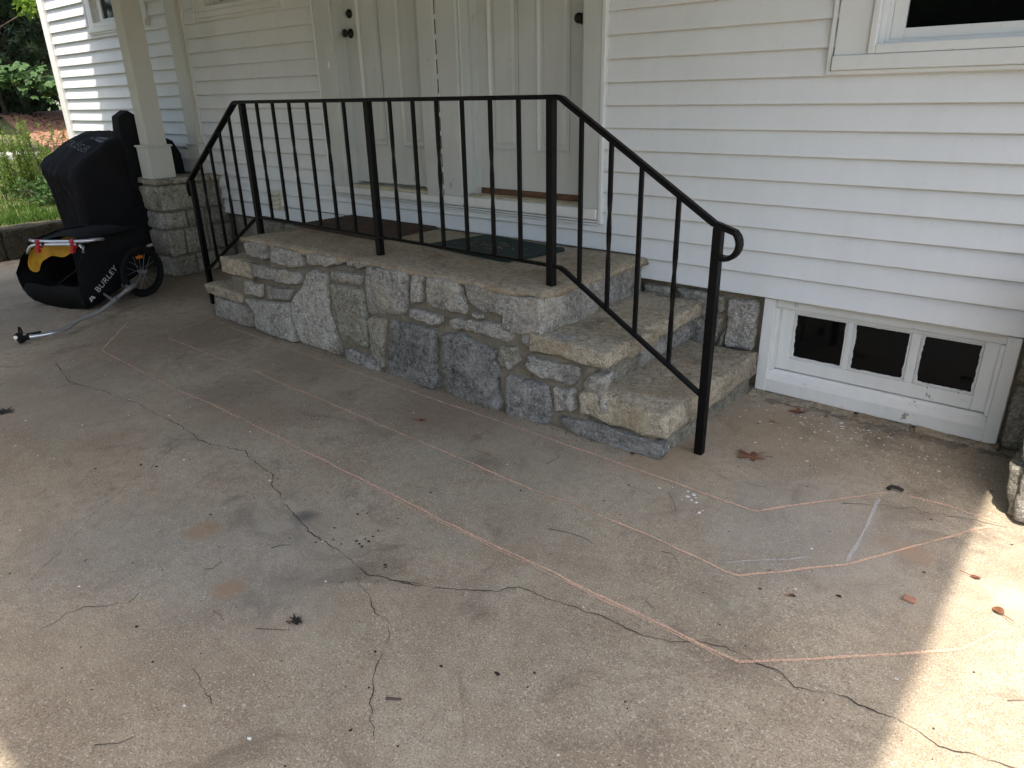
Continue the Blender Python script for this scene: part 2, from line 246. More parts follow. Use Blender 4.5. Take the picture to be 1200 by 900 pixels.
def mat_concrete():
    mt, nt, p = new_mat('worn driveway concrete'); g = NT(nt); c = g.coord()
    big = g.noise(c, 0.55, 6, 0.62, 0.6); mid = g.noise(c, 3.5, 6, 0.65, 0.5); sm = g.noise(c, 22, 4, 0.6)
    cc = g.ramp(big, [(0.3, (0.285, 0.217, 0.145)), (0.5, (0.425, 0.346, 0.246)), (0.72, (0.475, 0.40, 0.298))])
    cc = g.mix(g.math('MULTIPLY', g.ramp(mid, [(0.44, 0.0), (0.64, 1.0)]), 0.5), cc, (0.255, 0.19, 0.125))
    cc = g.mix(g.math('MULTIPLY', g.ramp(g.noise(c, 1.1, 5, 0.6, 1.0), [(0.55, 0.0), (0.75, 1.0)]), 0.5), cc, (0.45, 0.395, 0.30))
    cc = g.mix(g.math('MULTIPLY', g.ramp(sm, [(0.47, 0.0), (0.64, 1.0)]), 0.38), cc, (0.25, 0.19, 0.13))
    fine = g.noise(c, 200, 3, 0.65); fine2 = g.noise(c, 150, 3, 0.6)
    cc = g.mix(g.math('MULTIPLY', g.ramp(fine, [(0.38, 1.0), (0.50, 0.0)]), 0.75), cc, (0.14, 0.115, 0.09))
    cc = g.mix(g.math('MULTIPLY', g.ramp(fine2, [(0.57, 0.0), (0.66, 1.0)]), 0.60), cc, (0.70, 0.63, 0.52))
    dk = g.ramp(g.noise(c, 2.2, 7, 0.7, 1.2), [(0.33, 1.0), (0.45, 0.0)])
    cc = g.mix(g.math('MULTIPLY', dk, 0.6), cc, (0.14, 0.108, 0.078))
    gn = g.ramp(g.noise(c, 1.6, 5, 0.6, 0.5), [(0.56, 0.0), (0.70, 1.0)])
    cc = g.mix(g.math('MULTIPLY', gn, 0.35), cc, (0.31, 0.30, 0.235))
    # rust and oil stains at their own places
    pos = g.n('ShaderNodeNewGeometry').outputs['Position']
    for (x, y, r, cl, amt) in STAINS:
        sub = g.n('ShaderNodeVectorMath'); sub.operation = 'DISTANCE'; sub.inputs[1].default_value = (x, y, 0.0); g.l(pos, sub.inputs[0])
        d = g.math('ADD', g.math('DIVIDE', sub.outputs['Value'], r), g.math('MULTIPLY', g.math('SUBTRACT', g.noise(c, 14, 4, 0.7), 0.5), 1.3))
        cc = g.mix(g.math('MULTIPLY', g.ramp(d, [(0.35, 1.0), (1.0, 0.0)]), amt), cc, cl)
    g.l(cc, p.inputs['Base Color'])
    p.inputs['Roughness'].default_value = 0.82
    b = g.bump(g.noise(c, 230, 3, 0.7), 0.55, 0.004, p); b = g.bump(g.noise(c, 40, 4, 0.6), 0.3, 0.006, p, b); g.bump(mid, 0.25, 0.02, p, b)
    return mt
STAINS = [(-4.9, -1.5, 0.9, (0.20, 0.145, 0.095), 0.5), (-6.4, -2.2, 1.0, (0.22, 0.18, 0.14), 0.5), (-4.3, -2.4, 0.8, (0.25, 0.21, 0.165), 0.4), (-2.55, -2.85, 0.45, (0.22, 0.22, 0.20), 0.35), (*ITEMS['rust1'], 0.09, (0.33, 0.17, 0.06), 0.6), (*ITEMS['rust2'], 0.07, (0.36, 0.17, 0.06), 0.75), (*ITEMS['rust3'], 0.08, (0.36, 0.18, 0.08), 0.6), (*ITEMS['rust4'], 0.07, (0.34, 0.20, 0.11), 0.4),
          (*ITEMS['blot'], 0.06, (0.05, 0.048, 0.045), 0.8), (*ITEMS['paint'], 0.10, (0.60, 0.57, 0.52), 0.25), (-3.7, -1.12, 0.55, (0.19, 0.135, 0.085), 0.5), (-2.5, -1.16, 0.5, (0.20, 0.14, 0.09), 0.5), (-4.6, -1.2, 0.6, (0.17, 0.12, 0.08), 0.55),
          (-1.0, -0.45, 0.35, (0.34, 0.25, 0.16), 0.5), (-3.6, -1.75, 0.3, (0.12, 0.10, 0.085), 0.4), (-1.3, -0.98, 0.25, (0.33, 0.22, 0.12), 0.5), (-6.2, -0.9, 0.9, (0.14, 0.10, 0.07), 0.5), (-2.1, -2.55, 0.5, (0.26, 0.27, 0.25), 0.35), (-0.55, -1.2, 0.5, (0.34, 0.33, 0.31), 0.35)]
M['concrete'] = mat_concrete()
M['skirt'] = mat_granite('broken cement skirt', (0.42, 0.36, 0.27), (0.22, 0.18, 0.13), 0.3, (0.33, 0.22, 0.13), 0.5, 0.4)
M['landing'] = mat_granite('tan landing cement', (0.45, 0.375, 0.275), (0.32, 0.255, 0.175), 0.25, (0.27, 0.18, 0.10), 0.5, 0.0)
M['iron'] = mat_simple('black railing paint', (0.003, 0.003, 0.0035), 0.45, 0.0, 0.25, 90, 0.3, 20); M['iron'].node_tree.nodes['Principled BSDF'].inputs['Specular IOR Level'].default_value = 0.15
M['glass'] = mat_simple('dark window glass', (0.003, 0.0035, 0.0035), 0.06, 0.0, 0, 1, 0.2, 3)
M['glass'].node_tree.nodes['Principled BSDF'].inputs['Specular IOR Level'].default_value = 0.3
M['black'] = mat_simple('black recess', (0.015, 0.014, 0.013), 0.8)
M['slot'] = mat_simple('dusty slot', (0.055, 0.052, 0.042), 0.9, 0, 0, 1, 0.4, 3)
M['bronze'] = mat_simple('dark bronze hardware', (0.02, 0.017, 0.014), 0.35, 0.6, 0.1)
M['brownwood'] = mat_simple('bare brown threshold wood', (0.12, 0.055, 0.028), 0.7, 0, 0.5, 60, 0.4, 20)
M['creamsill'] = mat_simple('yellowed threshold', (0.50, 0.44, 0.30), 0.5, 0, 0.2, 40, 0.3, 9)
M['coverfab'] = mat_simple('black cover fabric', (0.009, 0.009, 0.011), 0.85, 0, 0.5, 260, 0.25, 5); M['coverfab'].node_tree.nodes['Principled BSDF'].inputs['Specular IOR Level'].default_value = 0.22
M['trailfab'] = mat_simple('black trailer nylon', (0.006, 0.006, 0.007), 0.7, 0, 0.5, 300, 0.25, 8); M['trailfab'].node_tree.nodes['Principled BSDF'].inputs['Specular IOR Level'].default_value = 0.18
M['yellowfab'] = mat_simple('yellow liner fabric', (0.48, 0.25, 0.012), 0.7, 0, 0.4, 150, 0.25, 10)
M['alu'] = mat_simple('silver aluminium', (0.62, 0.64, 0.68), 0.32, 0.85, 0.05, 100, 0.08, 8)
M['rubber'] = mat_simple('black tyre rubber', (0.008, 0.008, 0.008), 0.8, 0, 0.6, 120, 0.2, 20); M['rubber'].node_tree.nodes['Principled BSDF'].inputs['Specular IOR Level'].default_value = 0.2
M['red'] = mat_simple('red plastic', (0.42, 0.012, 0.02), 0.4)
M['orange'] = mat_simple('orange reflector', (0.6, 0.16, 0.03), 0.25)
M['print'] = mat_simple('silver print', (0.50, 0.50, 0.52), 0.5)
M['dimprint'] = mat_simple('faded silver print', (0.09, 0.095, 0.105), 0.6)
M['greymetal'] = mat_simple('grey fittings', (0.30, 0.30, 0.31), 0.45, 0.5)
M['matbrown'] = mat_simple('brown coir mat', (0.065, 0.036, 0.020), 0.95, 0, 0.9, 180, 0.4, 25)
M['matgreen'] = mat_simple('dark green mat', (0.010, 0.026, 0.022), 0.95, 0, 0.9, 200, 0.3, 25)
M['matprint'] = mat_simple('tan mat print', (0.20, 0.125, 0.06), 0.95, 0, 0.9, 200, 0.4, 30)
M['shingle'] = mat_simple('dark roof shingle', (0.06, 0.06, 0.06), 0.9, 0, 0.5, 80)
M['vent'] = mat_simple('ivory vent plastic', (0.66, 0.63, 0.52), 0.5)
M['leafbrown'] = mat_simple('dry brown leaf', (0.17, 0.065, 0.028), 0.7, 0, 0.5, 90, 0.35, 30)
M['leafred'] = mat_simple('rusty red leaf', (0.20, 0.06, 0.032), 0.7, 0, 0.4, 90, 0.3, 30)
M['leaftan'] = mat_simple('pale tan leaf', (0.34, 0.20, 0.10), 0.75, 0, 0.4, 90, 0.3, 30)
M['debris'] = mat_simple('dark seed husk', (0.02, 0.014, 0.010), 0.8)
M['flake'] = mat_simple('white paint flake', (0.72, 0.72, 0.70), 0.6)
M['brick'] = mat_simple('brick chip', (0.36, 0.18, 0.12), 0.8, 0, 0.5, 100)
M['twig'] = mat_simple('dark twig', (0.075, 0.055, 0.04), 0.8)
M['bark'] = mat_simple('bark', (0.10, 0.075, 0.055), 0.9, 0, 0.8, 30, 0.4, 12)
M['mulch'] = mat_simple('red brown mulch', (0.25, 0.135, 0.085), 0.95, 0, 1.0, 40, 0.5, 18)
M['chipm'] = mat_simple('mulch chips', (0.33, 0.16, 0.09), 0.9, 0, 0.3, 40, 0.4, 3)
M['soil'] = mat_simple('lawn soil', (0.09, 0.10, 0.035), 0.95, 0, 0.8, 30, 0.35, 2)
M['flag'] = mat_simple('pale flagstone', (0.42, 0.41, 0.39), 0.8, 0, 0.4, 40)
M['curb'] = mat_granite('shade-darkened kerb stone', (0.12, 0.105, 0.075), (0.04, 0.034, 0.024), 0.4, (0.10, 0.10, 0.04), 0.5)  # kerb colour darkened to carry the shade on its face
M['ceiling'] = mat_simple('stained board ceiling', (0.175, 0.18, 0.165), 0.6, 0, 0.3, 30, 0.25, 4)
def mat_leaf(name, a, b, trans=0.35):
    mt, nt, p = new_mat(name); g = NT(nt)
    at = g.n('ShaderNodeAttribute'); at.attribute_name = 'tone'
    cc = g.ramp(at.outputs['Fac'], [(0.0, a), (1.0, b)])
    g.l(cc, p.inputs['Base Color']); p.inputs['Roughness'].default_value = 0.6; p.inputs['Specular IOR Level'].default_value = 0.25
    tr = g.n('ShaderNodeBsdfTranslucent'); g.l(cc, tr.inputs[0])
    mx = g.n('ShaderNodeMixShader'); mx.inputs[0].default_value = trans
    out = nt.nodes['Material Output']; g.l(p.outputs[0], mx.inputs[1]); g.l(tr.outputs[0], mx.inputs[2]); g.l(mx.outputs[0], out.inputs[0])
    return mt
M['leafdark'] = mat_leaf('glossy dark leaf', (0.012, 0.026, 0.011), (0.045, 0.075, 0.028), 0.15)
M['leafmid'] = mat_leaf('mid green leaf', (0.035, 0.085, 0.025), (0.08, 0.16, 0.05))
M['leaflime'] = mat_leaf('lime green leaf', (0.10, 0.20, 0.02), (0.22, 0.34, 0.05), 0.45)
M['leafyel'] = mat_leaf('yellow green leaf', (0.045, 0.11, 0.012), (0.15, 0.25, 0.04), 0.4)
M['grass'] = mat_leaf('lawn grass blade', (0.05, 0.12, 0.02), (0.12, 0.22, 0.04), 0.4)
def mat_chalk(name, colr, dens, lo=0.22, hi=0.54):
    mt, nt, p = new_mat(name); g = NT(nt); c = g.coord()
    f = g.noise(c, 170, 3, 0.7); f2 = g.noise(c, 3, 3, 0.6)
    a = g.math('MULTIPLY', g.ramp(g.math('ADD', f, g.math('MULTIPLY', g.math('SUBTRACT', f2, 0.5), 0.25)), [(lo, 0.0), (hi, 1.0)]), dens)
    p.inputs['Base Color'].default_value = (*colr, 1); p.inputs['Roughness'].default_value = 0.95
    g.l(a, p.inputs['Alpha']); return mt
M['chalk'] = mat_chalk('orange chalk', (0.84, 0.53, 0.37), 0.72, 0.22, 0.56)
M['chalkf'] = mat_chalk('rubbed orange chalk', (0.72, 0.44, 0.29), 0.55)
M['chalkw'] = mat_chalk('white chalk', (0.62, 0.59, 0.57), 0.55)
M['crack'] = mat_chalk('crack shadow dirt', (0.05, 0.039, 0.03), 0.95, 0.1, 0.42)

# ------------------------------------------------------------------ driveway, ground
rng = random.Random(11)
def sheet(name, xs, ys, zf, mat, parent=None, smooth=True):
    V = [(x, y, zf(x, y)) for y in ys for x in xs]; nx = len(xs)
    Fc = [(j * nx + i, j * nx + i + 1, (j + 1) * nx + i + 1, (j + 1) * nx + i) for j in range(len(ys) - 1) for i in range(nx - 1)]
    return pyobj(name, V, Fc, mat, parent, smooth)
def drive_z(x, y):
    return 0.004 * nz((x, y, 0), 0.9) + 0.002 * nz((x, y, 3), 4.0)
xs = [-8.74 + i * 0.11 for i in range(0, 153)]; ys = [-13 + j * 0.2 for j in range(40)] + [-5.0 + j * 0.1 for j in range(1, 52)]
drive = sheet('driveway', xs, ys, drive_z, M['concrete']); tag(drive, kind='structure')
def ground_z(x, y):
    if x > -8.8: return -0.12
    s = max(0.0, -x - 10.5)
    return 0.31 + 0.105 * min(s, 9.0) + 0.02 * nz((x, y, 0), 0.7) if x < -8.85 else 0.26
gx = [-300, -120, -60, -40] + [-30 + 0.5 * i for i in range(42)] + [-8.95, -8.80, -8.78, -6, 0, 8, 20, 60, 300]
gy = [-300, -120, -60, -30, -20, -15] + [-12 + 0.5 * i for i in range(41)] + [10, 14, 20, 40, 120, 300]
ground = sheet('ground', gx, gy, ground_z, M['soil']); tag(ground, kind='structure')

def ribbon(bm, pts, wid, z, jit=0.0, wv=0.5, step=0.02, seed=0, zig=0.0):
    P = [Vector(p) for p in pts]; Q = []
    for a, b in zip(P[:-1], P[1:]):
        n = max(1, int((b - a).length / step))
        Q += [a.lerp(b, i / n) for i in range(n)]
    Q.append(P[-1]); n = len(Q); prev = None
    for i, q in enumerate(Q):
        t = (Q[min(i + 1, n - 1)] - Q[max(i - 1, 0)]).normalized(); nv = Vector((-t.y, t.x))
        off = nz((q.x, q.y, seed), 9) * jit + (noise.noise(Vector((q.x * 45, q.y * 45, seed))) * zig)
        hw = wid / 2 * (1 + wv * nz((q.x, q.y, seed + 5), 14)) * (0.35 if i in (0, n - 1) else 1)
        c = q + nv * off
        zz = drive_z(c.x, c.y) + z
        pr = (bm.verts.new((*(c + nv * hw), zz)), bm.verts.new((*(c - nv * hw), zz)))
        if prev: bm.faces.new((prev[0], prev[1], pr[1], pr[0]))
        prev = pr
for i, c in enumerate(CHALK):
    bm = bmesh.new(); ribbon(bm, c, 0.0095, 0.004, 0.006, 0.7, seed=i)
    if i == 5: ribbon(bm, [(x + 0.011, y - 0.013) for x, y in c[8:15]], 0.0045, 0.0047, 0.006, 0.9, seed=9)
    o = obj('chalk_line', bm, M['chalk'], drive); tag(o, 'orange chalk line drawn on the concrete')
bm = bmesh.new(); ribbon(bm, [CHALK[3][-1], ((CHALK[3][-1][0] * .55 + CHALK[4][0][0] * .45), (CHALK[3][-1][1] * .55 + CHALK[4][0][1] * .45) + 0.006), CHALK[4][0]], 0.008, 0.0042, 0.006, 0.9, seed=15)
tag(obj('chalk_line', bm, M['chalkf'], drive), 'rubbed out stretch of the middle orange chalk line')
for i, c in enumerate(WHITE):
    bm = bmesh.new(); ribbon(bm, c, 0.014 if i == 0 else 0.008, 0.0055, 0.012, 0.9, seed=20 + i)
    o = obj('chalk_smear', bm, M['chalkw'], drive); tag(o, 'faint white chalk smear on the concrete')
CW = [0.0030, 0.0029, 0.0018, 0.0014, 0.0026, 0.0022, 0.0018, 0.0016, 0.0016, 0.0016]
for i, c in enumerate(CRACKS):
    bm = bmesh.new(); ribbon(bm, c, CW[i], 0.0028, 0.012, 1.6, 0.010, 40 + i, 0.009)
    obj('crack', bm, M['crack'], drive)

# ------------------------------------------------------------------ stones
def resample(poly, n):
    P = [Vector(p) for p in poly]; L = [(P[(i + 1) % len(P)] - P[i]).length for i in range(len(P))]; tot = sum(L)
    out = []; i = 0; acc = 0.0
    for k in range(n):
        d = tot * k / n
        while acc + L[i] < d: acc += L[i]; i += 1
        out.append(P[i].lerp(P[(i + 1) % len(P)], (d - acc) / L[i]))
    # soften corners a little
    return [(out[k - 1] + out[k] * 4 + out[(k + 1) % n]) / 6 for k in range(n)]
def face_stone(name, poly, frame, mat, parent, depth=0.05, n=26, rough=1.0, seed=0.0, gap=0.004, label=None):
    """rough-faced stone: outline poly (a,b) in a wall plane, frame(a,b,d) -> world with d outwards"""
    n = 44; pts = resample(poly, n); c = sum(pts, Vector((0, 0))) / n
    rs = random.Random(int(seed * 100)); tx, ty = rs.uniform(-0.10, 0.10), rs.uniform(-0.10, 0.12); base = rs.uniform(-0.004, 0.008)
    bm = bmesh.new(); rings = []
    def relief(q):
        ww = Vector((q.x, q.y, seed)); r1 = noise.noise(ww * 6); r2_ = noise.noise(ww * 17); r3_ = noise.noise(ww * 41)
        return rough * (0.016 * r1 + 0.011 * (0.5 - abs(r2_) * 2) + 0.005 * r3_)
    for k, (f, d) in enumerate(((0.0, -depth), (0.0, 0.008), (0.035, 0.022), (0.10, 0.028), (0.24, 0.029), (0.42, 0.030), (0.62, 0.030), (0.82, 0.030))):
        ring = []
        for p in pts:
            v = (c - p); L = max(v.length, 1e-5)
            q = p + v / L * gap + v * f
            if k in (1, 2, 3, 4): q = q + Vector((nz((q.x, q.y, seed), 24), nz((q.x, q.y, seed + 7), 24))) * 0.009 + Vector((nz((q.x, q.y, seed), 70), nz((q.x, q.y, seed + 7), 70))) * 0.003
            dd = d
            if k >= 2: dd += relief(q) * (0.7 if k == 2 else 1) + base + (q.x - c.x) * tx + (q.y - c.y) * ty
            ring.append(bm.verts.new(frame(q.x, q.y, max(dd, -0.004) if k >= 2 else dd)))
        rings.append(ring)
    for a, b in zip(rings[:-1], rings[1:]):
        for i in range(n): bm.faces.new((a[i], a[(i + 1) % n], b[(i + 1) % n], b[i]))
    cv = bm.verts.new(frame(c.x, c.y, 0.030 + relief(c) + base))
    r = rings[-1]
    for i in range(n): bm.faces.new((r[i], r[(i + 1) % n], cv))
    o = obj(name, bm, mat, parent, smooth=True)
    if label: tag(o, label)
    return o
def block_stone(name, x0, x1, y0, y1, z0, z1, mat, parent, amp=0.014, seed=0.0, cuts=5, rnd=0.012, smooth=True):
    bm = box(bmesh.new(), x0, x1, y0, y1, z0, z1)
    dims = (x1 - x0, y1 - y0, z1 - z0)
    bmesh.ops.bevel(bm, geom=bm.edges[:], offset=min(rnd, min(dims) * 0.25), segments=2, affect='EDGES', profile=0.6)
    for _ in range(3):
        es = [e for e in bm.edges if e.calc_length() > 0.07]
        if not es: break
        bmesh.ops.subdivide_edges(bm, edges=es, cuts=1, use_grid_fill=True)
    for v in bm.verts:
        p = v.co * 1.0
        k = Vector((nz(p, 7, seed), nz(p, 7, seed + 11), nz(p, 7, seed + 23))) * amp + Vector((nz(p, 24, seed), nz(p, 24, seed + 5), nz(p, 24, seed + 9))) * amp * 0.5
        v.co = p + k
    bmesh.ops.triangulate(bm, faces=[f for f in bm.faces if len(f.verts) > 4])
    return obj(name, bm, mat, parent, smooth=smooth)

# ------------------------------------------------------------------ stoop
stoop = thing('stone_stoop', (-3.2, -0.5, 0), 'grey fieldstone stoop with steps at both ends below the two white doors', 'stoop')
def batter(z): return -0.98 - 0.035 * (1 - z / 0.63)
bm = bmesh.new()
def slab_prism(bm, x0, x1, z0, z1, yb=-0.03, off=0.0):
    vs = []
    for x in (x0, x1):
        vs.append([bm.verts.new(p) for p in ((x, batter(z0) + off, z0), (x, batter(z1) + off, z1), (x, yb, z1), (x, yb, z0))])
    a, b = vs
    bm.faces.new(a); bm.faces.new(b[::-1])
    for i in range(4): bm.faces.new((a[i], a[(i + 1) % 4], b[(i + 1) % 4], b[i]))
slab_prism(bm, -4.47, -2.03, -0.02, 0.585)
slab_prism(bm, -4.76, -4.471, -0.02, 0.37, -0.05); slab_prism(bm, -5.03, -4.761, -0.02, 0.17, -0.05)
slab_prism(bm, -2.029, -1.68, -0.02, 0.37, -0.05); slab_prism(bm, -1.679, -1.34, -0.02, 0.13, -0.05)
es = [e for e in bm.edges if e.calc_length() > 0.1]
bmesh.ops.subdivide_edges(bm, edges=es, cuts=7, use_grid_fill=True)
for v in bm.verts: v.co += Vector((nz(v.co, 11, 3), nz(v.co, 11, 8), 0)) * 0.008
obj('mortar_core', bm, M['mortar'], stoop, smooth=True)
def fr_front(a, b, d):
    z = max(-0.01, b - 0.035 * (1 - b / 0.63)); return (a, batter(z) - d, z)
DARK = {8, 9, 16, 17, 21, 25, 28}
for i, s in enumerate(FRONT):
    mm = M['darkstone'] if i in (16, 17, 21, 25, 28) else (M['pierstone'] if i in (15, 11, 22) else M['stone'])
    face_stone('stone', s, fr_front, mm, stoop, seed=i * 3.1, n=30, rough=0.9)
# side faces seen from the right: risers under the landing and under the treads
block_stone('stone', -2.20, -1.955, -1.015, -0.53, 0.43, 0.612, M['stone'], stoop, 0.016, 3.3)
block_stone('stone', -2.15, -1.985, -0.515, -0.04, 0.44, 0.605, M['stone'], stoop, 0.010, 7.7)
block_stone('stone', -2.0, -1.655, -0.60, -0.06, 0.22, 0.375, M['stone'], stoop, 0.012, 12.1)
block_stone('stone', -1.80, -1.645, -0.94, -0.63, 0.215, 0.372, M['pierstone'], stoop, 0.012, 15.4)
block_stone('stone', -1.66, -1.315, -0.93, -0.45, -0.02, 0.125, M['pierstone'], stoop, 0.012, 19.4)
block_stone('stone', -1.66, -1.31, -0.43, -0.05, -0.02, 0.13, M['pierstone'], stoop, 0.012, 23.4)
# tread slabs
block_stone('tread_stone', -2.02, -1.575, -1.03, -0.60, 0.365, 0.445, M['tanstone'], stoop, 0.016, 31.0)
block_stone('tread_stone', -2.02, -1.60, -0.64, -0.045, 0.368, 0.447, M['tanstone'], stoop, 0.014, 33.0)
block_stone('tread_stone', -1.72, -1.265, -1.045, -0.46, 0.115, 0.235, M['tanstone'], stoop, 0.020, 35.0, rnd=0.02)
block_stone('tread_stone', -1.72, -1.275, -0.445, -0.035, 0.105, 0.225, M['tanstone'], stoop, 0.018, 37.0, rnd=0.02)
block_stone('tread_stone', -4.82, -4.44, -1.03, -0.55, 0.37, 0.475, M['tanstone'], stoop, 0.016, 41.0)
block_stone('tread_stone', -4.80, -4.44, -0.54, -0.05, 0.375, 0.47, M['tanstone'], stoop, 0.014, 43.0)
block_stone('tread_stone', -5.09, -4.62, -1.04, -0.55, 0.17, 0.24, M['tanstone'], stoop, 0.016, 45.0)
block_stone('tread_stone', -5.08, -4.70, -0.54, -0.05, 0.165, 0.235, M['tanstone'], stoop, 0.016, 47.0)
# cement landing slab with a ragged edge
bm = box(bmesh.new(), -4.535, -1.96, -1.005, -0.022, 0.612, 0.645)
for _ in range(5):
    es = [e for e in bm.edges if e.calc_length() > 0.075]
    bmesh.ops.subdivide_edges(bm, edges=es, cuts=1, use_grid_fill=True)
for v in bm.verts:
    edge = max(0, 1 - min(abs(v.co.y + 1.005), abs(v.co.x + 4.535), abs(v.co.x + 1.96)) / 0.05)
    n1 = nz(v.co, 6, 1.5); n2 = nz(v.co, 19, 4.5)
    if v.co.y < -0.5 or v.co.x > -2.1 or v.co.x < -4.4:
        v.co.y += (0.014 * n1 + 0.016 * n2) * edge; v.co.x += 0.012 * n2 * edge
        if v.co.z < 0.62: v.co.z += -0.006 + (0.018 * n2 + 0.014 * n1) * edge
    v.co.z += 0.005 * nz(v.co, 2.2, 9) - (0.008 * edge if v.co.z > 0.63 else 0)
bmesh.ops.triangulate(bm, faces=[f for f in bm.faces if len(f.verts) > 4])
obj('landing_slab', bm, M['landing'], stoop, smooth=True)

# ------------------------------------------------------------------ iron railing
rail = thing('iron_railing', (-3.2, -0.85, 0), 'black wrought iron railing along the stoop edge and both stairs', 'railing')
RY = -0.85
for x, z0, z1 in ((-1.195, 0.0, 1.0), (-2.02, 0.63, 1.478), (-3.27, 0.63, 1.480), (-4.53, 0.63, 1.484), (-5.38, 0.0, 0.955)):
    obj('post', B(x - 0.0185, x + 0.0185, RY - 0.0185, RY + 0.0185, z0, z1, bev=0.002), M['iron'], rail)
TOPR = [(-1.985, 1.485), (-1.955, 1.477), (-1.925, 1.460)]
def arc(cx, cz, r, a0, a1, n): return [(cx + r * math.cos(R(a0 + (a1 - a0) * i / n)), cz + r * math.sin(R(a0 + (a1 - a0) * i / n))) for i in range(n + 1)]
right = [(-1.985, 1.486), (-1.96, 1.480), (-1.935, 1.463), (-1.60, 1.255), (-1.215, 1.014)] + arc(-1.165, 0.940, 0.062, 48, -100, 9) + [(-1.195, 0.888)]
left = [(-4.60, 1.488), (-4.625, 1.482), (-4.65, 1.466), (-5.0, 1.228), (-5.395, 0.958), (-5.425, 0.932), (-5.438, 0.905), (-5.436, 0.875), (-5.424, 0.835)]
obj('top_rail', flatbar(bmesh.new(), left[::-1] + right, RY, 0.022, 0.020), M['iron'], rail)
barpts = [(-5.38, 0.275), (-4.58, 0.738), (-4.53, 0.757), (-3.27, 0.750), (-2.02, 0.742), (-1.965, 0.738), (-1.94, 0.727), (-1.195, 0.272)]
obj('bottom_rail', flatbar(bmesh.new(), barpts, RY, 0.016, 0.014), M['iron'], rail)
def interp(pts, x):
    pts = sorted(pts)
    for (x0, z0), (x1, z1) in zip(pts[:-1], pts[1:]):
        if x0 <= x <= x1: return z0 + (z1 - z0) * (x - x0) / (x1 - x0)
TP = [(-5.395, 0.955), (-4.65, 1.464), (-4.6, 1.484), (-1.985, 1.484), (-1.935, 1.463), (-1.215, 1.010)]
BX = [-1.857, -1.703, -1.552, -1.375, -2.207, -2.380, -2.562, -2.738, -2.911, -3.089, -3.478, -3.651, -3.823, -4.005, -4.181, -4.359, -4.716, -4.868, -5.03, -5.20]
for k, x in enumerate(BX):
    zt = interp(TP, x); zb = interp(barpts, x); bm = bmesh.new(); rings = []; N = 26
    for i in range(N + 1):
        s = i / N; z = zb + (zt - zb) * s
        tw = 0.0 if s < 0.28 else (1.0 if s > 0.72 else (s - 0.28) / 0.44)
        ang = tw * math.pi * (1.0 if k % 2 else 0.0) + math.pi / 4
        rings.append([bm.verts.new((x + 0.0115 * math.cos(ang + q * math.pi / 2), RY + 0.0115 * math.sin(ang + q * math.pi / 2), z)) for q in range(4)])
    for a, b in zip(rings[:-1], rings[1:]):
        for q in range(4): bm.faces.new((a[q], a[(q + 1) % 4], b[(q + 1) % 4], b[q]))
    obj('baluster', bm, M['iron'], rail)

# ------------------------------------------------------------------ house
house = thing('house', (-5, 3, 0), 'white clapboard house with two side by side entry doors and granite foundation', 'house')
obj('wall', B(-9.70, 4.0, 0.20, 7.0, 0.5, 5.4), M['siding'], house)
EX = 0.1143; Z0 = 0.519
def board(x0, x1, z0, z1):
    j = rng.uniform(-0.0012, 0.0012)
    bm = bmesh.new(); n = max(1, int((x1 - x0) / 0.35)); rings = []
    for i in range(n + 1):
        x = x0 + (x1 - x0) * i / n; w = 0.0022 * nz((x, z0 * 3, 0), 1.6) + j
        top = z1 + 0.004
        prof = [(0.014, z0 + 0.014), (-0.006 + w, z0 + 0.014), (-0.0235 + w, z0 + 0.014), (-0.0255 + w, z0), (-0.0290 + w, z0 + 0.0025), (-0.0275 + w, z0 + 0.012), (-0.004 + w * 0.4, top), (0.014, top)]
        rings.append([bm.verts.new((x, a, b)) for a, b in prof])
    for a, b in zip(rings[:-1], rings[1:]):
        for q in range(8): bm.faces.new((a[q], a[(q + 1) % 8], b[(q + 1) % 8], b[q]))
    bm.faces.new(rings[0]); bm.faces.new(rings[-1][::-1])
    return bm
sidep = obj('siding_wall', B(-9.69, 3.9, 0.165, 0.195, 0.52, 3.5), M['siding'], house)
CUT = [(-4.70, -2.36, 0.80, 2.96), (-0.95, -0.17, 1.67, 2.9), (-6.25, -5.33, 2.24, 3.0), (-8.45, -7.45, 2.24, 3.0)]
SEG = [(-9.64, -6.88), (-6.67, -4.475), (-4.475, -2.04), (-2.04, 0.02), (0.26, 3.9)]
for k in range(26):
    z0 = Z0 + EX * k; z1 = z0 + EX
    segs = [(a, b) for a, b in SEG]
    if k == 0: segs = [(-9.64, -6.88), (-6.64, -4.475), (-2.04, 0.02), (0.26, 3.9)]
    elif z0 < 0.80: segs = [(-9.64, -6.88), (-6.64 if z0 < 0.9 else -6.67, -2.04), (-2.04, 0.02), (0.26, 3.9)]
    if 0.8 <= z0: segs = [(-9.64, -6.88), (-6.67, 0.02), (0.26, 3.9)]
    for cx0, cx1, cz0, cz1 in CUT:
        if z0 >= cz0 - 0.02 and z1 <= cz1 + 0.1:
            out = []
            for a, b in segs:
                if cx1 <= a or cx0 >= b: out.append((a, b)); continue
                if cx0 > a: out.append((a, cx0))
                if cx1 < b: out.append((cx1, b))
            segs = out
    for a, b in segs:
        if k == 1 and a < -2.04 and b <= -2.03: zz0 = 0.648
        else: zz0 = z0
        if b - a > 0.03: obj('siding_board', board(a, b, zz0, z1), M['siding'], sidep)
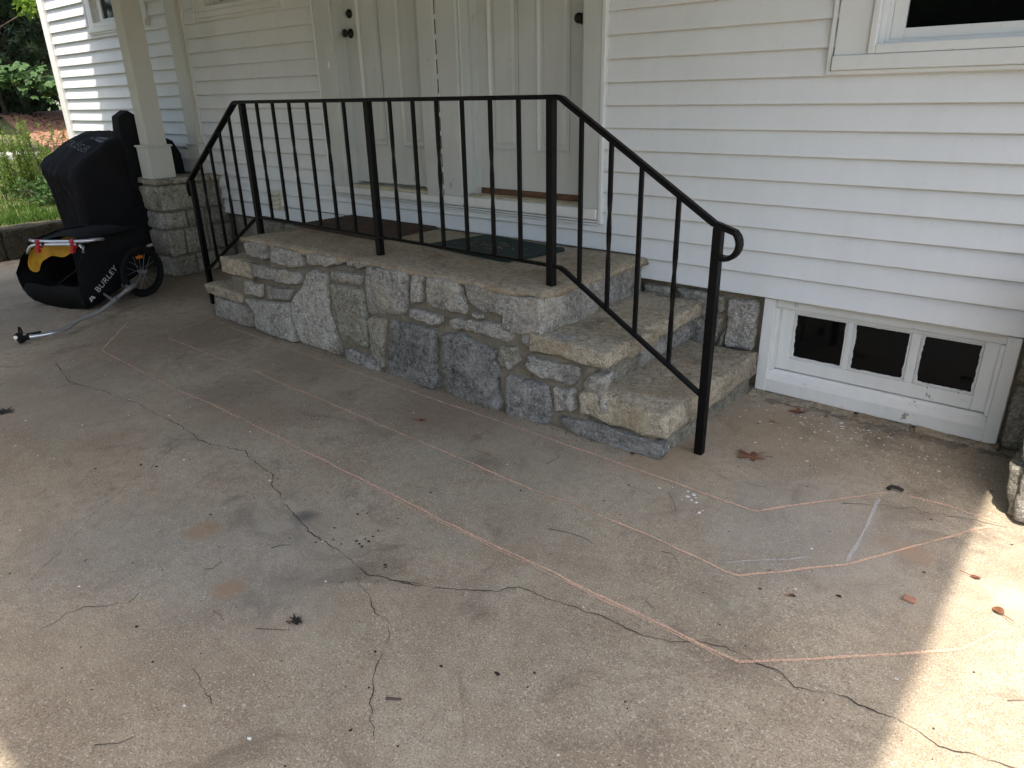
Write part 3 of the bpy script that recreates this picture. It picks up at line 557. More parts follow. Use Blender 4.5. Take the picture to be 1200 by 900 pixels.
# end trim of the siding at the landing and by the stone half wall
cb = B(-9.78, -9.635, -0.050, 0.19, 0.3, 5.4); obj('corner_board', cb, M['trim'], house)
obj('end_trim', B(-2.045, -2.028, -0.034, 0.012, 0.50, 0.64), M['trim'], house)
obj('end_trim', B(-6.676, -6.656, -0.040, 0.012, 1.14, 3.1), M['trim'], house)
obj('end_trim', B(-6.892, -6.872, -0.040, 0.012, 1.14, 3.1), M['trim'], house)
obj('end_trim', B(-6.662, -6.640, -0.036, 0.012, 0.515, 0.90), M['trim'], house)
obj('eave', B(-10.1, 4.3, -0.25, 7.3, 5.4, 5.6), M['trim'], house)
rf = bmesh.new(); prism(rf, [(-0.4, 5.6), (7.4, 5.6), (3.5, 8.2)], 'x', -10.1, 4.3); obj('roof', rf, M['shingle'], house)
# foundation
fd_ = obj('foundation', bmesh.new(), M['mortar'], house)
bm = bmesh.new()
box(bm, -9.7, -1.255, 0.045, 0.6, -0.1, 0.515); box(bm, -0.215, 4.0, 0.045, 0.6, -0.1, 0.515); box(bm, -1.2551, -0.2151, 0.24, 0.6, -0.1, 0.515)
box(bm, -1.2549, -0.2149, 0.10, 0.239, -0.1, 0.02)
bmesh.ops.subdivide_edges(bm, edges=[e for e in bm.edges if e.calc_length() > 0.4], cuts=9, use_grid_fill=True)
bmesh.ops.translate(bm, verts=bm.verts[:], vec=-base_of(house)); bm.to_mesh(fd_.data); bm.free()
fr_f = lambda a, b, d: (a, 0.045 - d, max(-0.01, b))
for i, s in enumerate(FOUND):
    face_stone('stone', s, fr_f, M['stone'] if i in (1, 4) else M['pierstone'], fd_, seed=100 + i * 2.3, rough=0.8)
for i, (a, b, c, d) in enumerate(((-0.18, 0.10, 0.0, 0.30), (-0.18, 0.02, 0.31, 0.50), (0.03, 0.5, 0.31, 0.5), (-6.45, -5.95, 0.22, 0.50), (-6.48, -6.05, 0.02, 0.21), (-5.93, -5.62, 0.02, 0.5), (-5.60, -5.1, 0.24, 0.5), (-5.6, -5.1, 0.02, 0.22), (-5.08, -4.55, 0.2, 0.5))):
    face_stone('stone', [(a, c), (b, c), (b, d), (a, d)], fr_f, M['pierstone'], fd_, seed=140 + i * 2.3)

# --- basement window
bw = thing('basement_window', (0, 0, 0)); bw.parent = house; bw.location = Vector((-0.74, 0.0, 0.0)) - house.location
fr = bmesh.new()
box(fr, -1.290, -1.233, -0.008, 0.14, 0.012, 0.512, bev=0.003); box(fr, -0.240, -0.186, -0.008, 0.14, 0.012, 0.512, bev=0.003)
box(fr, -1.2329, -0.2401, -0.005, 0.139, 0.012, 0.080, bev=0.003); box(fr, -1.2328, -0.2402, 0.034, 0.139, 0.462, 0.511, bev=0.002)
sl = bmesh.new(); prism(fr, [(-0.004, 0.0805), (0.138, 0.0805), (0.138, 0.126), (0.052, 0.122), (0.046, 0.116), (0.040, 0.108)], 'x', -1.2327, -0.2403); sl.free()
box(fr, -1.2326, -1.215, 0.02, 0.137, 0.13, 0.4615); box(fr, -0.2585, -0.2404, 0.02, 0.137, 0.13, 0.4615)
obj('frame', fr, M['oldtrim'], bw)
SY = 0.055
sa = bmesh.new()
box(sa, -1.2145, -1.150, SY, 0.10, 0.128, 0.4610, bev=0.003); box(sa, -0.319, -0.259, SY, 0.10, 0.128, 0.4610, bev=0.003)
box(sa, -1.1499, -0.3191, SY + 0.0005, 0.0995, 0.128, 0.195, bev=0.003); box(sa, -1.1499, -0.3191, SY + 0.0005, 0.0995, 0.440, 0.4612, bev=0.003)
box(sa, -0.892, -0.862, SY + 0.002, 0.099, 0.1951, 0.4399, bev=0.004); box(sa, -0.610, -0.568, SY + 0.002, 0.099, 0.1951, 0.4399, bev=0.004)
obj('sash', sa, M['oldtrim'], bw)
for (x0, x1) in ((-1.150, -0.892), (-0.862, -0.610), (-0.568, -0.319)):
    obj('pane', B(x0 - 0.004, x1 + 0.004, SY + 0.02, SY + 0.026, 0.19, 0.445), M['glass'], bw)
    bm = bmesh.new(); n = 120; outer = resample([(x0, 0.195), (x1, 0.195), (x1, 0.44), (x0, 0.44)], n); cx, cz = (x0 + x1) / 2, 0.3175; ov = []; iv = []
    for i, p in enumerate(outer):
        dx, dz = p.x - cx, p.y - cz
        mrg = 0.011 + 0.0048 * nz((p.x * 1.0, p.y, x0), 15) + 0.003 * nz((p.x, p.y, x0), 70)
        sx = max(0, (abs(dx) - mrg)) * (1 if dx > 0 else -1) if abs(dx) > (x1 - x0) / 2 - 0.02 else dx * (1 - mrg / 0.12)
        sz = max(0, (abs(dz) - mrg * 0.9)) * (1 if dz > 0 else -1) if abs(dz) > 0.10 else dz * (1 - mrg / 0.12)
        ov.append(bm.verts.new((p.x, SY + 0.0185, p.y))); iv.append(bm.verts.new((cx + sx, SY + 0.0185, cz + sz)))
    for i in range(n): bm.faces.new((ov[i], ov[(i + 1) % n], iv[(i + 1) % n], iv[i]))
    obj('paint_edge', bm, M['oldtrim'], bw)
    bm = bmesh.new(); y0_, y1_ = SY + 0.005, SY + 0.0178
    box(bm, x0 + 0.0015, x0 + 0.008, y0_, y1_, 0.1965, 0.4385, bev=0.002); box(bm, x1 - 0.008, x1 - 0.0015, y0_, y1_, 0.1965, 0.4385, bev=0.002)
    box(bm, x0 + 0.0082, x1 - 0.0082, y0_ + .0005, y1_, 0.1965, 0.2035, bev=0.002); box(bm, x0 + 0.0082, x1 - 0.0082, y0_ + .0005, y1_, 0.4315, 0.4385, bev=0.002)
    obj('glazing_bead', bm, M['oldtrim'], bw)

# --- sash windows
def sash_window(x0, x1, z0, ztop, cas, sillh, glass_x0, glass_x1, glass_z, label):
    """x0..x1 outer casing edges, z0 the bottom of the sill board"""
    wn = thing('window', (0, 0, 0)); wn.parent = house; wn.location = Vector(((x0 + x1) / 2, 0, z0)) - house.location; tag(wn, label)
    bm = bmesh.new()
    box(bm, x0 + 0.012, x1 - 0.012, -0.054, 0.16, z0 + 0.016, z0 + sillh, bev=0.003)
    obj('sill', bm, M['trim'], wn)
    bm = bmesh.new(); box(bm, x0 - 0.010, x1 + 0.010, -0.042, 0.15, z0, z0 + 0.015); box(bm, x0 - 0.010, x0 + 0.006, -0.041, 0.15, z0 + 0.0151, ztop); box(bm, x1 - 0.006, x1 + 0.010, -0.041, 0.15, z0 + 0.0151, ztop)
    obj('channel', bm, M['trim'], wn)
    bm = bmesh.new(); c0 = z0 + sillh + 0.0005
    box(bm, x0 + 0.013, x0 + cas, -0.038, 0.15, c0, ztop, bev=0.002); box(bm, x1 - cas, x1 - 0.013, -0.036, 0.15, c0, ztop, bev=0.002); box(bm, x0 + 0.013, x1 - 0.013, -0.035, 0.15, ztop + 0.0005, ztop + 0.12)
    obj('casing', bm, M['trim'], wn)
    a, b = x0 + cas + 0.0005, x1 - cas - 0.0005
    bm = bmesh.new(); g0 = c0 + 0.001
    box(bm, a, a + 0.028, -0.052, 0.15, g0, ztop - 0.001, bev=0.003); box(bm, b - 0.028, b, -0.052, 0.15, g0, ztop - 0.001, bev=0.003); box(bm, a + 0.0285, b - 0.0285, -0.050, 0.15, g0, g0 + 0.037, bev=0.003)
    obj('frame', bm, M['trim'], wn)
    bm = bmesh.new(); i0, i1, zz = a + 0.029, b - 0.029, g0 + 0.0390
    box(bm, i0, i0 + 0.018, -0.012, 0.14, zz, ztop - 0.002); box(bm, i0 + 0.0185, i0 + 0.034, 0.008, 0.14, zz, ztop - 0.002); box(bm, i1 - 0.034, i1 - 0.0185, 0.008, 0.14, zz, ztop - 0.002); box(bm, i1 - 0.018, i1, -0.012, 0.14, zz, ztop - 0.002)
    box(bm, i0 + 0.035, i1 - 0.035, -0.004, 0.14, zz, zz + 0.012)
    obj('jamb_liner', bm, M['trim'], wn)
    s0, s1 = glass_x0, glass_x1
    bm = bmesh.new(); box(bm, i0 + 0.035, s0, 0.012, 0.06, zz + 0.0125, ztop - 0.003, bev=0.002); box(bm, s1, i1 - 0.035, 0.012, 0.06, zz + 0.0125, ztop - 0.003, bev=0.002); box(bm, s0 + 0.0003, s1 - 0.0003, 0.0125, 0.0595, zz + 0.0125, glass_z, bev=0.002)
    sh = obj('sash', bm, M['trim'], wn)
    obj('pane', B(s0 - 0.005, s1 + 0.005, 0.030, 0.036, glass_z - 0.005, ztop - 0.004), M['glass'], wn)
    return wn
sash_window(-1.116, 0.00, 1.552, 2.85, 0.150, 0.075, -0.851, -0.26, 1.722, 'window right of the railing above the basement window')
sash_window(-6.428, -5.155, 2.128, 2.98, 0.17, 0.062, -6.10, -5.48, 2.26, 'window between the pilaster and the left door')
sash_window(-8.60, -7.30, 2.150, 3.0, 0.14, 0.062, -8.33, -7.57, 2.285, 'window in the sunlit wall beyond the porch post')

# --- doors
def door(x0, x1, zb, yd, panels, knob_x, knob_z, label, sweep):
    d = thing('door', (0, 0, 0)); d.parent = house; d.location = Vector(((x0 + x1) / 2, yd, zb)) - house.location; tag(d, label)
    bm = bmesh.new(); box(bm, x0, x1, yd + 0.014, yd + 0.045, zb, 2.94)
    xs_ = sorted([x0, x1] + [v for p in panels for v in p]); rows = ((1.16, 2.24), (2.36, 2.80))
    y0, y1 = yd, yd + 0.0139
    for i in range(0, len(xs_), 2): box(bm, xs_[i], xs_[i + 1], y0, y1, zb, 2.94)
    for a, b in panels:
        prev = zb
        for r0, r1 in rows: box(bm, a + 0.0002, b - 0.0002, y0 + 0.0002, y1, prev, r0); prev = r1
        box(bm, a + 0.0002, b - 0.0002, y0 + 0.0002, y1, prev, 2.94)
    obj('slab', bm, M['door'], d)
    for a, b in panels:
        for r0, r1 in rows:
            bm = bmesh.new(); rings = []
            for ins, dy in ((0.001, -0.004), (0.010, -0.0065), (0.022, 0.010), (0.038, 0.0115), (0.058, 0.003)):
                rings.append([bm.verts.new((x, yd + dy, z)) for x, z in ((a + ins, r0 + ins), (b - ins, r0 + ins), (b - ins, r1 - ins), (a + ins, r1 - ins))])
            for p, q in zip(rings[:-1], rings[1:]):
                for i in range(4): bm.faces.new((p[i], p[(i + 1) % 4], q[(i + 1) % 4], q[i]))
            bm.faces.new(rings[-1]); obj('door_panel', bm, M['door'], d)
    def lathe(prof, cx, cz, nm):
        bm = bmesh.new(); rg = [[bm.verts.new((cx + r * math.cos(t * math.pi / 8), yd - dd, cz + r * math.sin(t * math.pi / 8))) for t in range(16)] for r, dd in prof]
        for p, q in zip(rg[:-1], rg[1:]):
            for i in range(16): bm.faces.new((p[i], p[(i + 1) % 16], q[(i + 1) % 16], q[i]))
        bm.faces.new(rg[-1]); obj(nm, bm, M['bronze'], d, smooth=True)
    lathe([(0.032, 0.0), (0.032, 0.006), (0.026, 0.010), (0.013, 0.014), (0.012, 0.034), (0.022, 0.040), (0.028, 0.052), (0.024, 0.064), (0.010, 0.069)], knob_x, knob_z, 'knob')
    lathe([(0.030, 0.0), (0.030, 0.008), (0.022, 0.018), (0.012, 0.020)], knob_x + 0.004, knob_z + 0.125, 'deadbolt')
    if sweep: obj('door_sweep', B(x0 + 0.003, x1 - 0.003, yd - 0.004, yd + 0.03, zb - 0.042, zb - 0.001), M['brownwood'], d)
    return d
door(-4.575, -3.662, 0.905, 0.075, [(-4.44, -4.20), (-4.035, -3.79)], -4.505, 1.925, 'left white door with its knob on the left', False)
door(-3.355, -2.425, 0.928, 0.105, [(-3.235, -2.985), (-2.85, -2.60)], -2.512, 1.880, 'right white door with a brown bare strip at its foot', True)
bm = bmesh.new()
for x0, x1 in ((-4.775, -4.585), (-3.700, -3.556), (-3.530, -3.362), (-2.418, -2.298)):
    box(bm, x0, x1, -0.038, 0.19, 0.880 if x0 > -3.6 else 0.8685, 2.94, bev=0.003)
for x0, x1 in ((-4.5849, -4.572), (-2.432, -2.4181)): box(bm, x0, x1, -0.022, 0.189, 0.89, 2.94)
box(bm, -3.3619, -3.345, -0.018, 0.189, 0.89, 2.94, bev=0.004); box(bm, -3.3449, -3.320, 0.055, 0.189, 0.89, 2.94)
box(bm, -4.775, -2.298, -0.031, 0.189, 2.9405, 3.08)
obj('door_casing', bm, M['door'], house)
bm = bmesh.new(); box(bm, -2.297, -2.272, -0.044, 0.02, 0.795, 3.08, bev=0.003); obj('door_channel', bm, M['trim'], house)
obj('door_channel', B(-4.797, -4.776, -0.044, 0.02, 0.80, 3.08, bev=0.003), M['trim'], house)
bm = bmesh.new(); box(bm, -3.5555, -3.5305, -0.030, 0.189, 0.80, 2.94)
obj('casing_gap', bm, M['trim'], house)
bm = bmesh.new(); z = 0.83
while z < 2.9:
    box(bm, -3.549, -3.541, -0.0315, -0.0295, z, z + 0.085); z += 0.1143
obj('gap_slots', bm, M['slot'], house)
bm = bmesh.new(); box(bm, -4.772, -3.553, -0.040, 0.19, 0.818, 0.868, bev=0.004)
box(bm, -3.533, -2.303, -0.050, 0.19, 0.818, 0.8795, bev=0.005)
obj('door_sill', bm, M['oldtrim'], house)
obj('threshold', B(-4.570, -3.72, -0.012, 0.074, 0.8685, 0.8875, bev=0.003), M['creamsill'], house)
obj('threshold', B(-3.344, -2.433, 0.0, 0.101, 0.880, 0.889, bev=0.002), M['creamsill'], house)
bm = bmesh.new()
for z in (0.789, 0.8035): box(bm, -4.775, -3.556, -0.036, 0.02, z, z + 0.010); box(bm, -3.533, -2.2975, -0.044, 0.02, z, z + 0.010)
obj('sill_channel', bm, M['trim'], house)
# strike plate hole of a lost latch on the left casing
obj('latch_plate', B(-4.655, -4.640, -0.042, -0.0375, 1.70, 1.745), M['flake'], house)
# dryer vent
vt = thing('dryer_vent', (0, 0, 0)); vt.parent = house; vt.location = Vector((-5.6, 0, 0.62)) - house.location
bm = bmesh.new(); box(bm, -5.690, -5.515, -0.034, 0.01, 0.618, 0.780, bev=0.004); obj('vent_frame', bm, M['vent'], vt)
for k in range(4):
    bm = bmesh.new(); z = 0.630 + k * 0.037; prism(bm, [(-0.0345, z + 0.030), (-0.068, z + 0.003), (-0.066, z), (-0.0345, z + 0.024)], 'x', -5.682, -5.523); obj('louver', bm, M['vent'], vt)

# ------------------------------------------------------------------ carport
cp = thing('carport', (-4, -2, 0), 'white porch roof over the driveway carried by square white posts', 'carport')
bm = bmesh.new(); box(bm, -8.335, 0.235, -4.34, -0.03, 3.12, 3.16); obj('ceiling', bm, M['ceiling'], cp)
bm = bmesh.new(); box(bm, -8.34, 0.24, -4.36, -4.3401, 3.10, 3.34); box(bm, -8.36, -8.3401, -4.36, -0.03, 3.10, 3.34); box(bm, 0.2401, 0.26, -4.36, -0.03, 3.10, 3.34); obj('fascia', bm, M['trim'], cp)
bm = bmesh.new(); prism(bm, [(-4.45, 3.345), (0.18, 3.345), (0.18, 4.3)], 'x', -8.45, 0.30); obj('roof', bm, M['shingle'], cp)
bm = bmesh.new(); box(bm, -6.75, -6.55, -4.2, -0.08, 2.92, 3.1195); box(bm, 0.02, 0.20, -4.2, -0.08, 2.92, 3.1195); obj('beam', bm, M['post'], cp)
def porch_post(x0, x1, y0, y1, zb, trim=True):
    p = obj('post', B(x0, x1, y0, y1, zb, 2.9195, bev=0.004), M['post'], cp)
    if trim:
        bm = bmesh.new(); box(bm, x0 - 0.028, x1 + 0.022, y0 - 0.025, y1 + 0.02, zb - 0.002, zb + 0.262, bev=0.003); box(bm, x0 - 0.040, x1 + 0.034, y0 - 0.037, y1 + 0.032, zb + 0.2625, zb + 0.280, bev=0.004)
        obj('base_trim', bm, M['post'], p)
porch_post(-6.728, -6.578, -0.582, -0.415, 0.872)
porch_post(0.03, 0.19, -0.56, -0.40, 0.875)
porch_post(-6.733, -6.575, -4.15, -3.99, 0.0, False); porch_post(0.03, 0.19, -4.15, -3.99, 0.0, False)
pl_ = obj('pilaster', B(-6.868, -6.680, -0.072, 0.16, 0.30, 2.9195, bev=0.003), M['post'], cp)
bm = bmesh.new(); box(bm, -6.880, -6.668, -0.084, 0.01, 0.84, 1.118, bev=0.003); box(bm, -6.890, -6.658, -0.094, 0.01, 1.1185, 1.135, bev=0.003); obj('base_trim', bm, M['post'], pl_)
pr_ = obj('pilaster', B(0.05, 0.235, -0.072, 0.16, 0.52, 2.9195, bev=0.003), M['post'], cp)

# ------------------------------------------------------------------ stone half walls carrying the posts
def half_wall(x0, x1, y0, label, seed, rows):
    t = thing('stone_half_wall', ((x0 + x1) / 2, (y0 + 0.04) / 2, 0), label, 'stone wall', 'stone half walls under the porch posts')
    obj('mortar_core', B(x0 + 0.014, x1 - 0.014, y0 + 0.014, 0.04, -0.05, 0.825), M['mortar'], t)
    fx = lambda a, b, d: (x1 - 0.016 + d, a, b); fxm = lambda a, b, d: (x0 + 0.016 - d, a, b); fy = lambda a, b, d: (a, y0 + 0.016 - d, b)
    r2 = random.Random(seed); k = 0
    for z0, z1, cuts in rows:
        edges = [y0 + 0.004] + [y0 - (y0 - 0.03) * c for c in cuts] + [0.03]
        for a, b in zip(edges[:-1], edges[1:]):
            j = [r2.uniform(-0.012, 0.012) for _ in range(8)]
            for fn in (fx, fxm):
                k += 1; face_stone('stone', [(a + 0.006, z0 + 0.006 + j[0] * .5), (b - 0.006, z0 + 0.006 + j[1] * .5), (b - 0.006 + j[2] * .5, z1 - 0.006 + j[3] * .5), (a + 0.006 + j[4] * .3, z1 - 0.006 + j[5] * .5)], fn, M['pierstone'], t, seed=seed + k * 1.7, n=24)
        k += 1; face_stone('stone', [(x0 + 0.005, z0 + 0.006), (x1 - 0.005, z0 + 0.006), (x1 - 0.005, z1 - 0.006), (x0 + 0.005, z1 - 0.006)], fy, M['stone'] if k % 2 else M['pierstone'], t, seed=seed + 60 + k * 1.7, n=28)
    y = y0 - 0.02; c = 0
    while y < 0.02:
        y2 = min(0.03, y + r2.uniform(0.16, 0.26)); block_stone('cap_stone', x0 - 0.022, x1 + 0.022, y + 0.004, y2 - 0.004, 0.822, 0.872, M['pierstone'], t, 0.012, seed + 90 + c, rnd=0.015); c += 1; y = y2
half_wall(-6.83, -6.515, -0.605, 'shaded stone half wall beside the covered grill', 200, [(0.0, 0.19, (0.38, 0.7)), (0.19, 0.43, (0.26, 0.62)), (0.43, 0.585, (0.34, 0.62)), (0.585, 0.82, (0.52,))])
half_wall(-0.06, 0.25, -0.632, 'sunlit stone half wall at the right edge of the photo', 300, [(0.0, 0.22, (0.4, 0.7)), (0.22, 0.50, (0.3, 0.6)), (0.50, 0.82, (0.5,))])

# ------------------------------------------------------------------ door mats
mb = thing('door_mat', (-4.1, -0.3, 0.645), 'brown ribbed coir door mat in front of the left door', 'door mat')
def rot_pts(pts, c, a):
    return [(c[0] + (x - c[0]) * math.cos(a) - (y - c[1]) * math.sin(a), c[1] + (x - c[0]) * math.sin(a) + (y - c[1]) * math.cos(a)) for x, y in pts]
bm = bmesh.new(); prism(bm, [(-4.58, -0.555), (-3.58, -0.590), (-3.60, -0.05), (-4.56, -0.04)], 'z', 0.6475, 0.657); obj('backing', bm, M['matbrown'], mb)
for k in range(17):
    y = -0.55 + k * 0.030
    bm = bmesh.new(); box(bm, -4.55, -3.615, y, y + 0.017, 0.6572, 0.664, bev=0.003)
    for v in bm.verts: v.co.y += -0.02 * (v.co.x + 4.08) / 0.95 * (1 - k / 17)
    obj('rib', bm, M['matbrown'], mb)
mg = thing('door_mat', (-2.85, -0.32, 0.645), 'dark green door mat with tan print in front of the right door', 'door mat')
bm = bmesh.new(); prism(bm, [(-3.19, -0.535), (-2.53, -0.600), (-2.505, -0.585), (-2.43, -0.18), (-2.445, -0.155), (-3.10, -0.09), (-3.125, -0.105), (-3.21, -0.51)], 'z', 0.6475, 0.662); obj('pad', bm, M['matgreen'], mg)
r3 = random.Random(5)
for k in range(24):                                   # worn, unreadable tan print
    u = r3.uniform(0.12, 0.88); v = r3.choice((0.28, 0.42, 0.56, 0.70)) + r3.uniform(-0.03, 0.03)
    c = Vector((-3.19 + 0.70 * u, -0.52 - 0.06 * u + 0.42 * v)); L = r3.uniform(0.03, 0.075); a = r3.uniform(-0.9, 0.6)
    dx, dy = math.cos(a) * L / 2, math.sin(a) * L / 2; wv_ = r3.uniform(0.006, 0.012)
    q = [(c.x - dx, c.y - dy), (c.x, c.y + wv_ - 0.004), (c.x + dx, c.y + dy), (c.x + dx * 0.9, c.y + dy + wv_), (c.x, c.y + wv_ * 2), (c.x - dx * .9, c.y - dy + wv_)]
    zz = 0.6632 + 0.00008 * k
    bm = bmesh.new(); bm.faces.new([bm.verts.new((x, y, zz)) for x, y in q]); obj('print_stroke', bm, M['matprint'], mg)

# ------------------------------------------------------------------ covered grill
gr = thing('covered_grill', (-7.3, -0.6, 0), 'barbecue grill and its chimney under a draped black cover beside the half wall', 'grill')
prof = [(-1.02, 0.14), (-1.04, 0.32), (-1.06, 0.50), (-1.07, 0.66), (-1.085, 0.78), (-1.115, 0.84), (-1.125, 0.90), (-1.07, 0.96), (-0.97, 1.045), (-0.87, 1.115), (-0.77, 1.18), (-0.67, 1.235), (-0.55, 1.255), (-0.42, 1.235), (-0.28, 1.215), (-0.17, 1.17), (-0.12, 1.05), (-0.10, 0.85), (-0.09, 0.6), (-0.08, 0.35), (-0.08, 0.14)]
xs_g = [-7.66, -7.655, -7.64, -7.60] + [-7.60 + 0.03 * i for i in range(1, 22)] + [-6.955, -6.935, -6.93]
bm = bmesh.new(); rings = []
for xi, x in enumerate(xs_g):
    u = (x + 7.66) / 0.73; e = min(x + 7.66, -6.93 - x); sh = 1 - 0.05 * max(0, 1 - e / 0.03)
    ring = []
    for y, z in prof:
        zc = 0.7; yy = -0.6 + (y + 0.6) * sh; z2 = z if z < 0.3 else zc + (z - zc) * (1 - 0.03 * max(0, 1 - e / 0.03))
        if z > 0.8: z2 += (0.10 * (1 - u)) * max(0, min(1, (-0.6 - y) / 0.5)) - 0.008
        z2 += 0.02 * (1 - u) * (z > 1.1)
        p = (x, yy, z2)
        fold = 0.034 * math.sin(x * 42 + 3 * z2 + 4 * nz(p, 3)) * (1 if (y < -0.9 and z < 0.9) else 0.15) * (0.4 + 0.9 * abs(nz(p, 4, 3)))
        drape = 0.034 * nz(p, 5, 8) - 0.022 * (abs(nz(p, 9, 31)) - 0.25)
        ring.append(bm.verts.new((x + 0.012 * nz(p, 8, 2), yy + fold + drape * 0.7, z2 + 0.026 * nz(p, 6, 5) - 0.03 * (abs(nz(p, 7, 51)) - 0.2))))
    rings.append(ring)
k = len(prof)
for a, b in zip(rings[:-1], rings[1:]):
    for i in range(k - 1): bm.faces.new((a[i], a[i + 1], b[i + 1], b[i]))
for ring in (rings[0], rings[-1]):
    cc = [v.co.copy() for v in ring]; cen = Vector((cc[0].x, -0.55, 0.65)); prev = ring
    for f in (0.75, 0.45, 0.15):
        nr = []
        for q in cc:
            t = cen.lerp(q, f); t.x += 0.03 * nz(t, 6, 13) * (1 if ring is rings[-1] else -1); nr.append(bm.verts.new(t))
        for i in range(k - 1): bm.faces.new((prev[i], prev[i + 1], nr[i + 1], nr[i]))
        bm.faces.new((prev[k - 1], prev[0], nr[0], nr[k - 1])); prev = nr
    bm.faces.new(prev)
from mathutils.bvhtree import BVHTree
bm.normal_update(); cover_bvh = BVHTree.FromBMesh(bm)
obj('cover', bm, M['coverfab'], gr, smooth=True)
bm = bmesh.new(); prism(bm, [(-0.665, 0.20), (-0.655, 1.385), (-0.565, 1.435), (-0.475, 1.375), (-0.455, 0.20)], 'x', -7.03, -6.875)
bmesh.ops.subdivide_edges(bm, edges=[e for e in bm.edges if e.calc_length() > 0.2], cuts=8, use_grid_fill=True)
for v in bm.verts: v.co += Vector((nz(v.co, 6, 1), nz(v.co, 6, 4), nz(v.co, 6, 7) * 0.5)) * 0.018
obj('chimney_cover', bm, M['coverfab'], gr)
def text_obj(name, s, size, mat, parent, mtx, ext=0.0008):
    cu = bpy.data.curves.new(name, 'FONT'); cu.body = s; cu.size = size; cu.extrude = ext; cu.space_character = 1.1
    to = bpy.data.objects.new('tmp', cu); col.objects.link(to)
    dg = bpy.context.evaluated_depsgraph_get(); me = bpy.data.meshes.new_from_object(to.evaluated_get(dg))
    bpy.data.objects.remove(to); bpy.data.curves.remove(cu)
    me.transform(mtx); me.transform(Matrix.Translation(-base_of(parent))); me.name = name; me.materials.clear(); me.materials.append(mat)
    o = bpy.data.objects.new(name, me); col.objects.link(o); o.parent = parent
    return o
def basis(o, ex, ey):
    ex = Vector(ex).normalized(); ey = Vector(ey); ey = (ey - ex * ey.dot(ex)).normalized(); ez = ex.cross(ey)
    return Matrix(((ex.x, ey.x, ez.x, o[0]), (ex.y, ey.y, ez.y, o[1]), (ex.z, ey.z, ez.z, o[2]), (0, 0, 0, 1)))
def lay_on_cover(o):
    b = base_of(gr)
    for v in o.data.vertices:
        h = cover_bvh.ray_cast(Vector((v.co.x + b.x, v.co.y + b.y, 2.0)), Vector((0, 0, -1)))[0]
        if h: v.co.z = h.z + 0.003 - b.z
lay_on_cover(text_obj('lettering', 'TRAEGER', 0.095, M['dimprint'], gr, basis((-7.53, -0.905, 1.3), (1, 0, 0), (0, 1, 0)), 0.0))
bm = bmesh.new()
for q in ([(-7.27, -0.775), (-7.10, -0.76), (-7.06, -0.735), (-7.25, -0.752)], [(-7.22, -0.745), (-7.08, -0.725), (-7.04, -0.70), (-7.18, -0.722)]): bm.faces.new([bm.verts.new((x, y, 1.3)) for x, y in q])
lay_on_cover(obj('emblem', bm, M['dimprint'], gr))

# ------------------------------------------------------------------ bike trailer
T0 = Vector((-5.98, -1.56, 0.0)); TF = Vector((-0.9555, -0.2950, 0)).normalized(); TS = Vector((TF.y, -TF.x, 0))
def tp(u, v, z): return T0 + TF * u + TS * v + Vector((0, 0, z))
tr = thing('bike_trailer', tuple(T0), 'black folding bike trailer with yellow liner and silver tow arm resting on the concrete', 'bike trailer')
loops = [(0.0, [(0.03, 0.012), (0.44, 0.004), (0.60, 0.03), (0.70, 0.12), (0.745, 0.25), (0.63, 0.375), (0.50, 0.475), (0.02, 0.50)]),
         (0.12, [(0.0, 0.05), (0.45, 0.05), (0.62, 0.07), (0.72, 0.15), (0.75, 0.28), (0.67, 0.41), (0.55, 0.505), (0.0, 0.525)]),
         (0.32, [(0.0, 0.112), (0.48, 0.11), (0.64, 0.12), (0.72, 0.19), (0.74, 0.31), (0.68, 0.45), (0.58, 0.53), (0.0, 0.543)]),
         (0.56, [(0.0, 0.19), (0.5, 0.19), (0.64, 0.2), (0.71, 0.26), (0.72, 0.35), (0.67, 0.46), (0.60, 0.53), (0.0, 0.546)]),
         (0.66, [(0.0, 0.24), (0.5, 0.24), (0.63, 0.25), (0.69, 0.29), (0.70, 0.36), (0.66, 0.44), (0.60, 0.49), (0.0, 0.50)]),
         (0.70, [(0.02, 0.30), (0.5, 0.30), (0.6, 0.30), (0.65, 0.32), (0.66, 0.34), (0.64, 0.36), (0.58, 0.375), (0.02, 0.38)])]
bm = bmesh.new(); LR = []
for v, L in loops:
    LR.append([bm.verts.new(tp(u + 0.006 * nz((u, v, z), 9, 2), v, z + 0.006 * nz((u, v, z), 9, 6))) for u, z in L])
for a, b in zip(LR[:-1], LR[1:]):
    for i in range(8):
        if i == 6 and a is LR[0]: continue             # open top behind the bars
        bm.faces.new((a[i], a[(i + 1) % 8], b[(i + 1) % 8], b[i]))
bm.faces.new(LR[-1])
f0 = [bm.verts.new(tp(u, 0.0, z)) for u, z in ((0.028, 0.20), (0.30, 0.175), (0.66, 0.172))]
bm.faces.new((LR[0][0], LR[0][1], LR[0][2], LR[0][3], f0[2], f0[1], f0[0]))
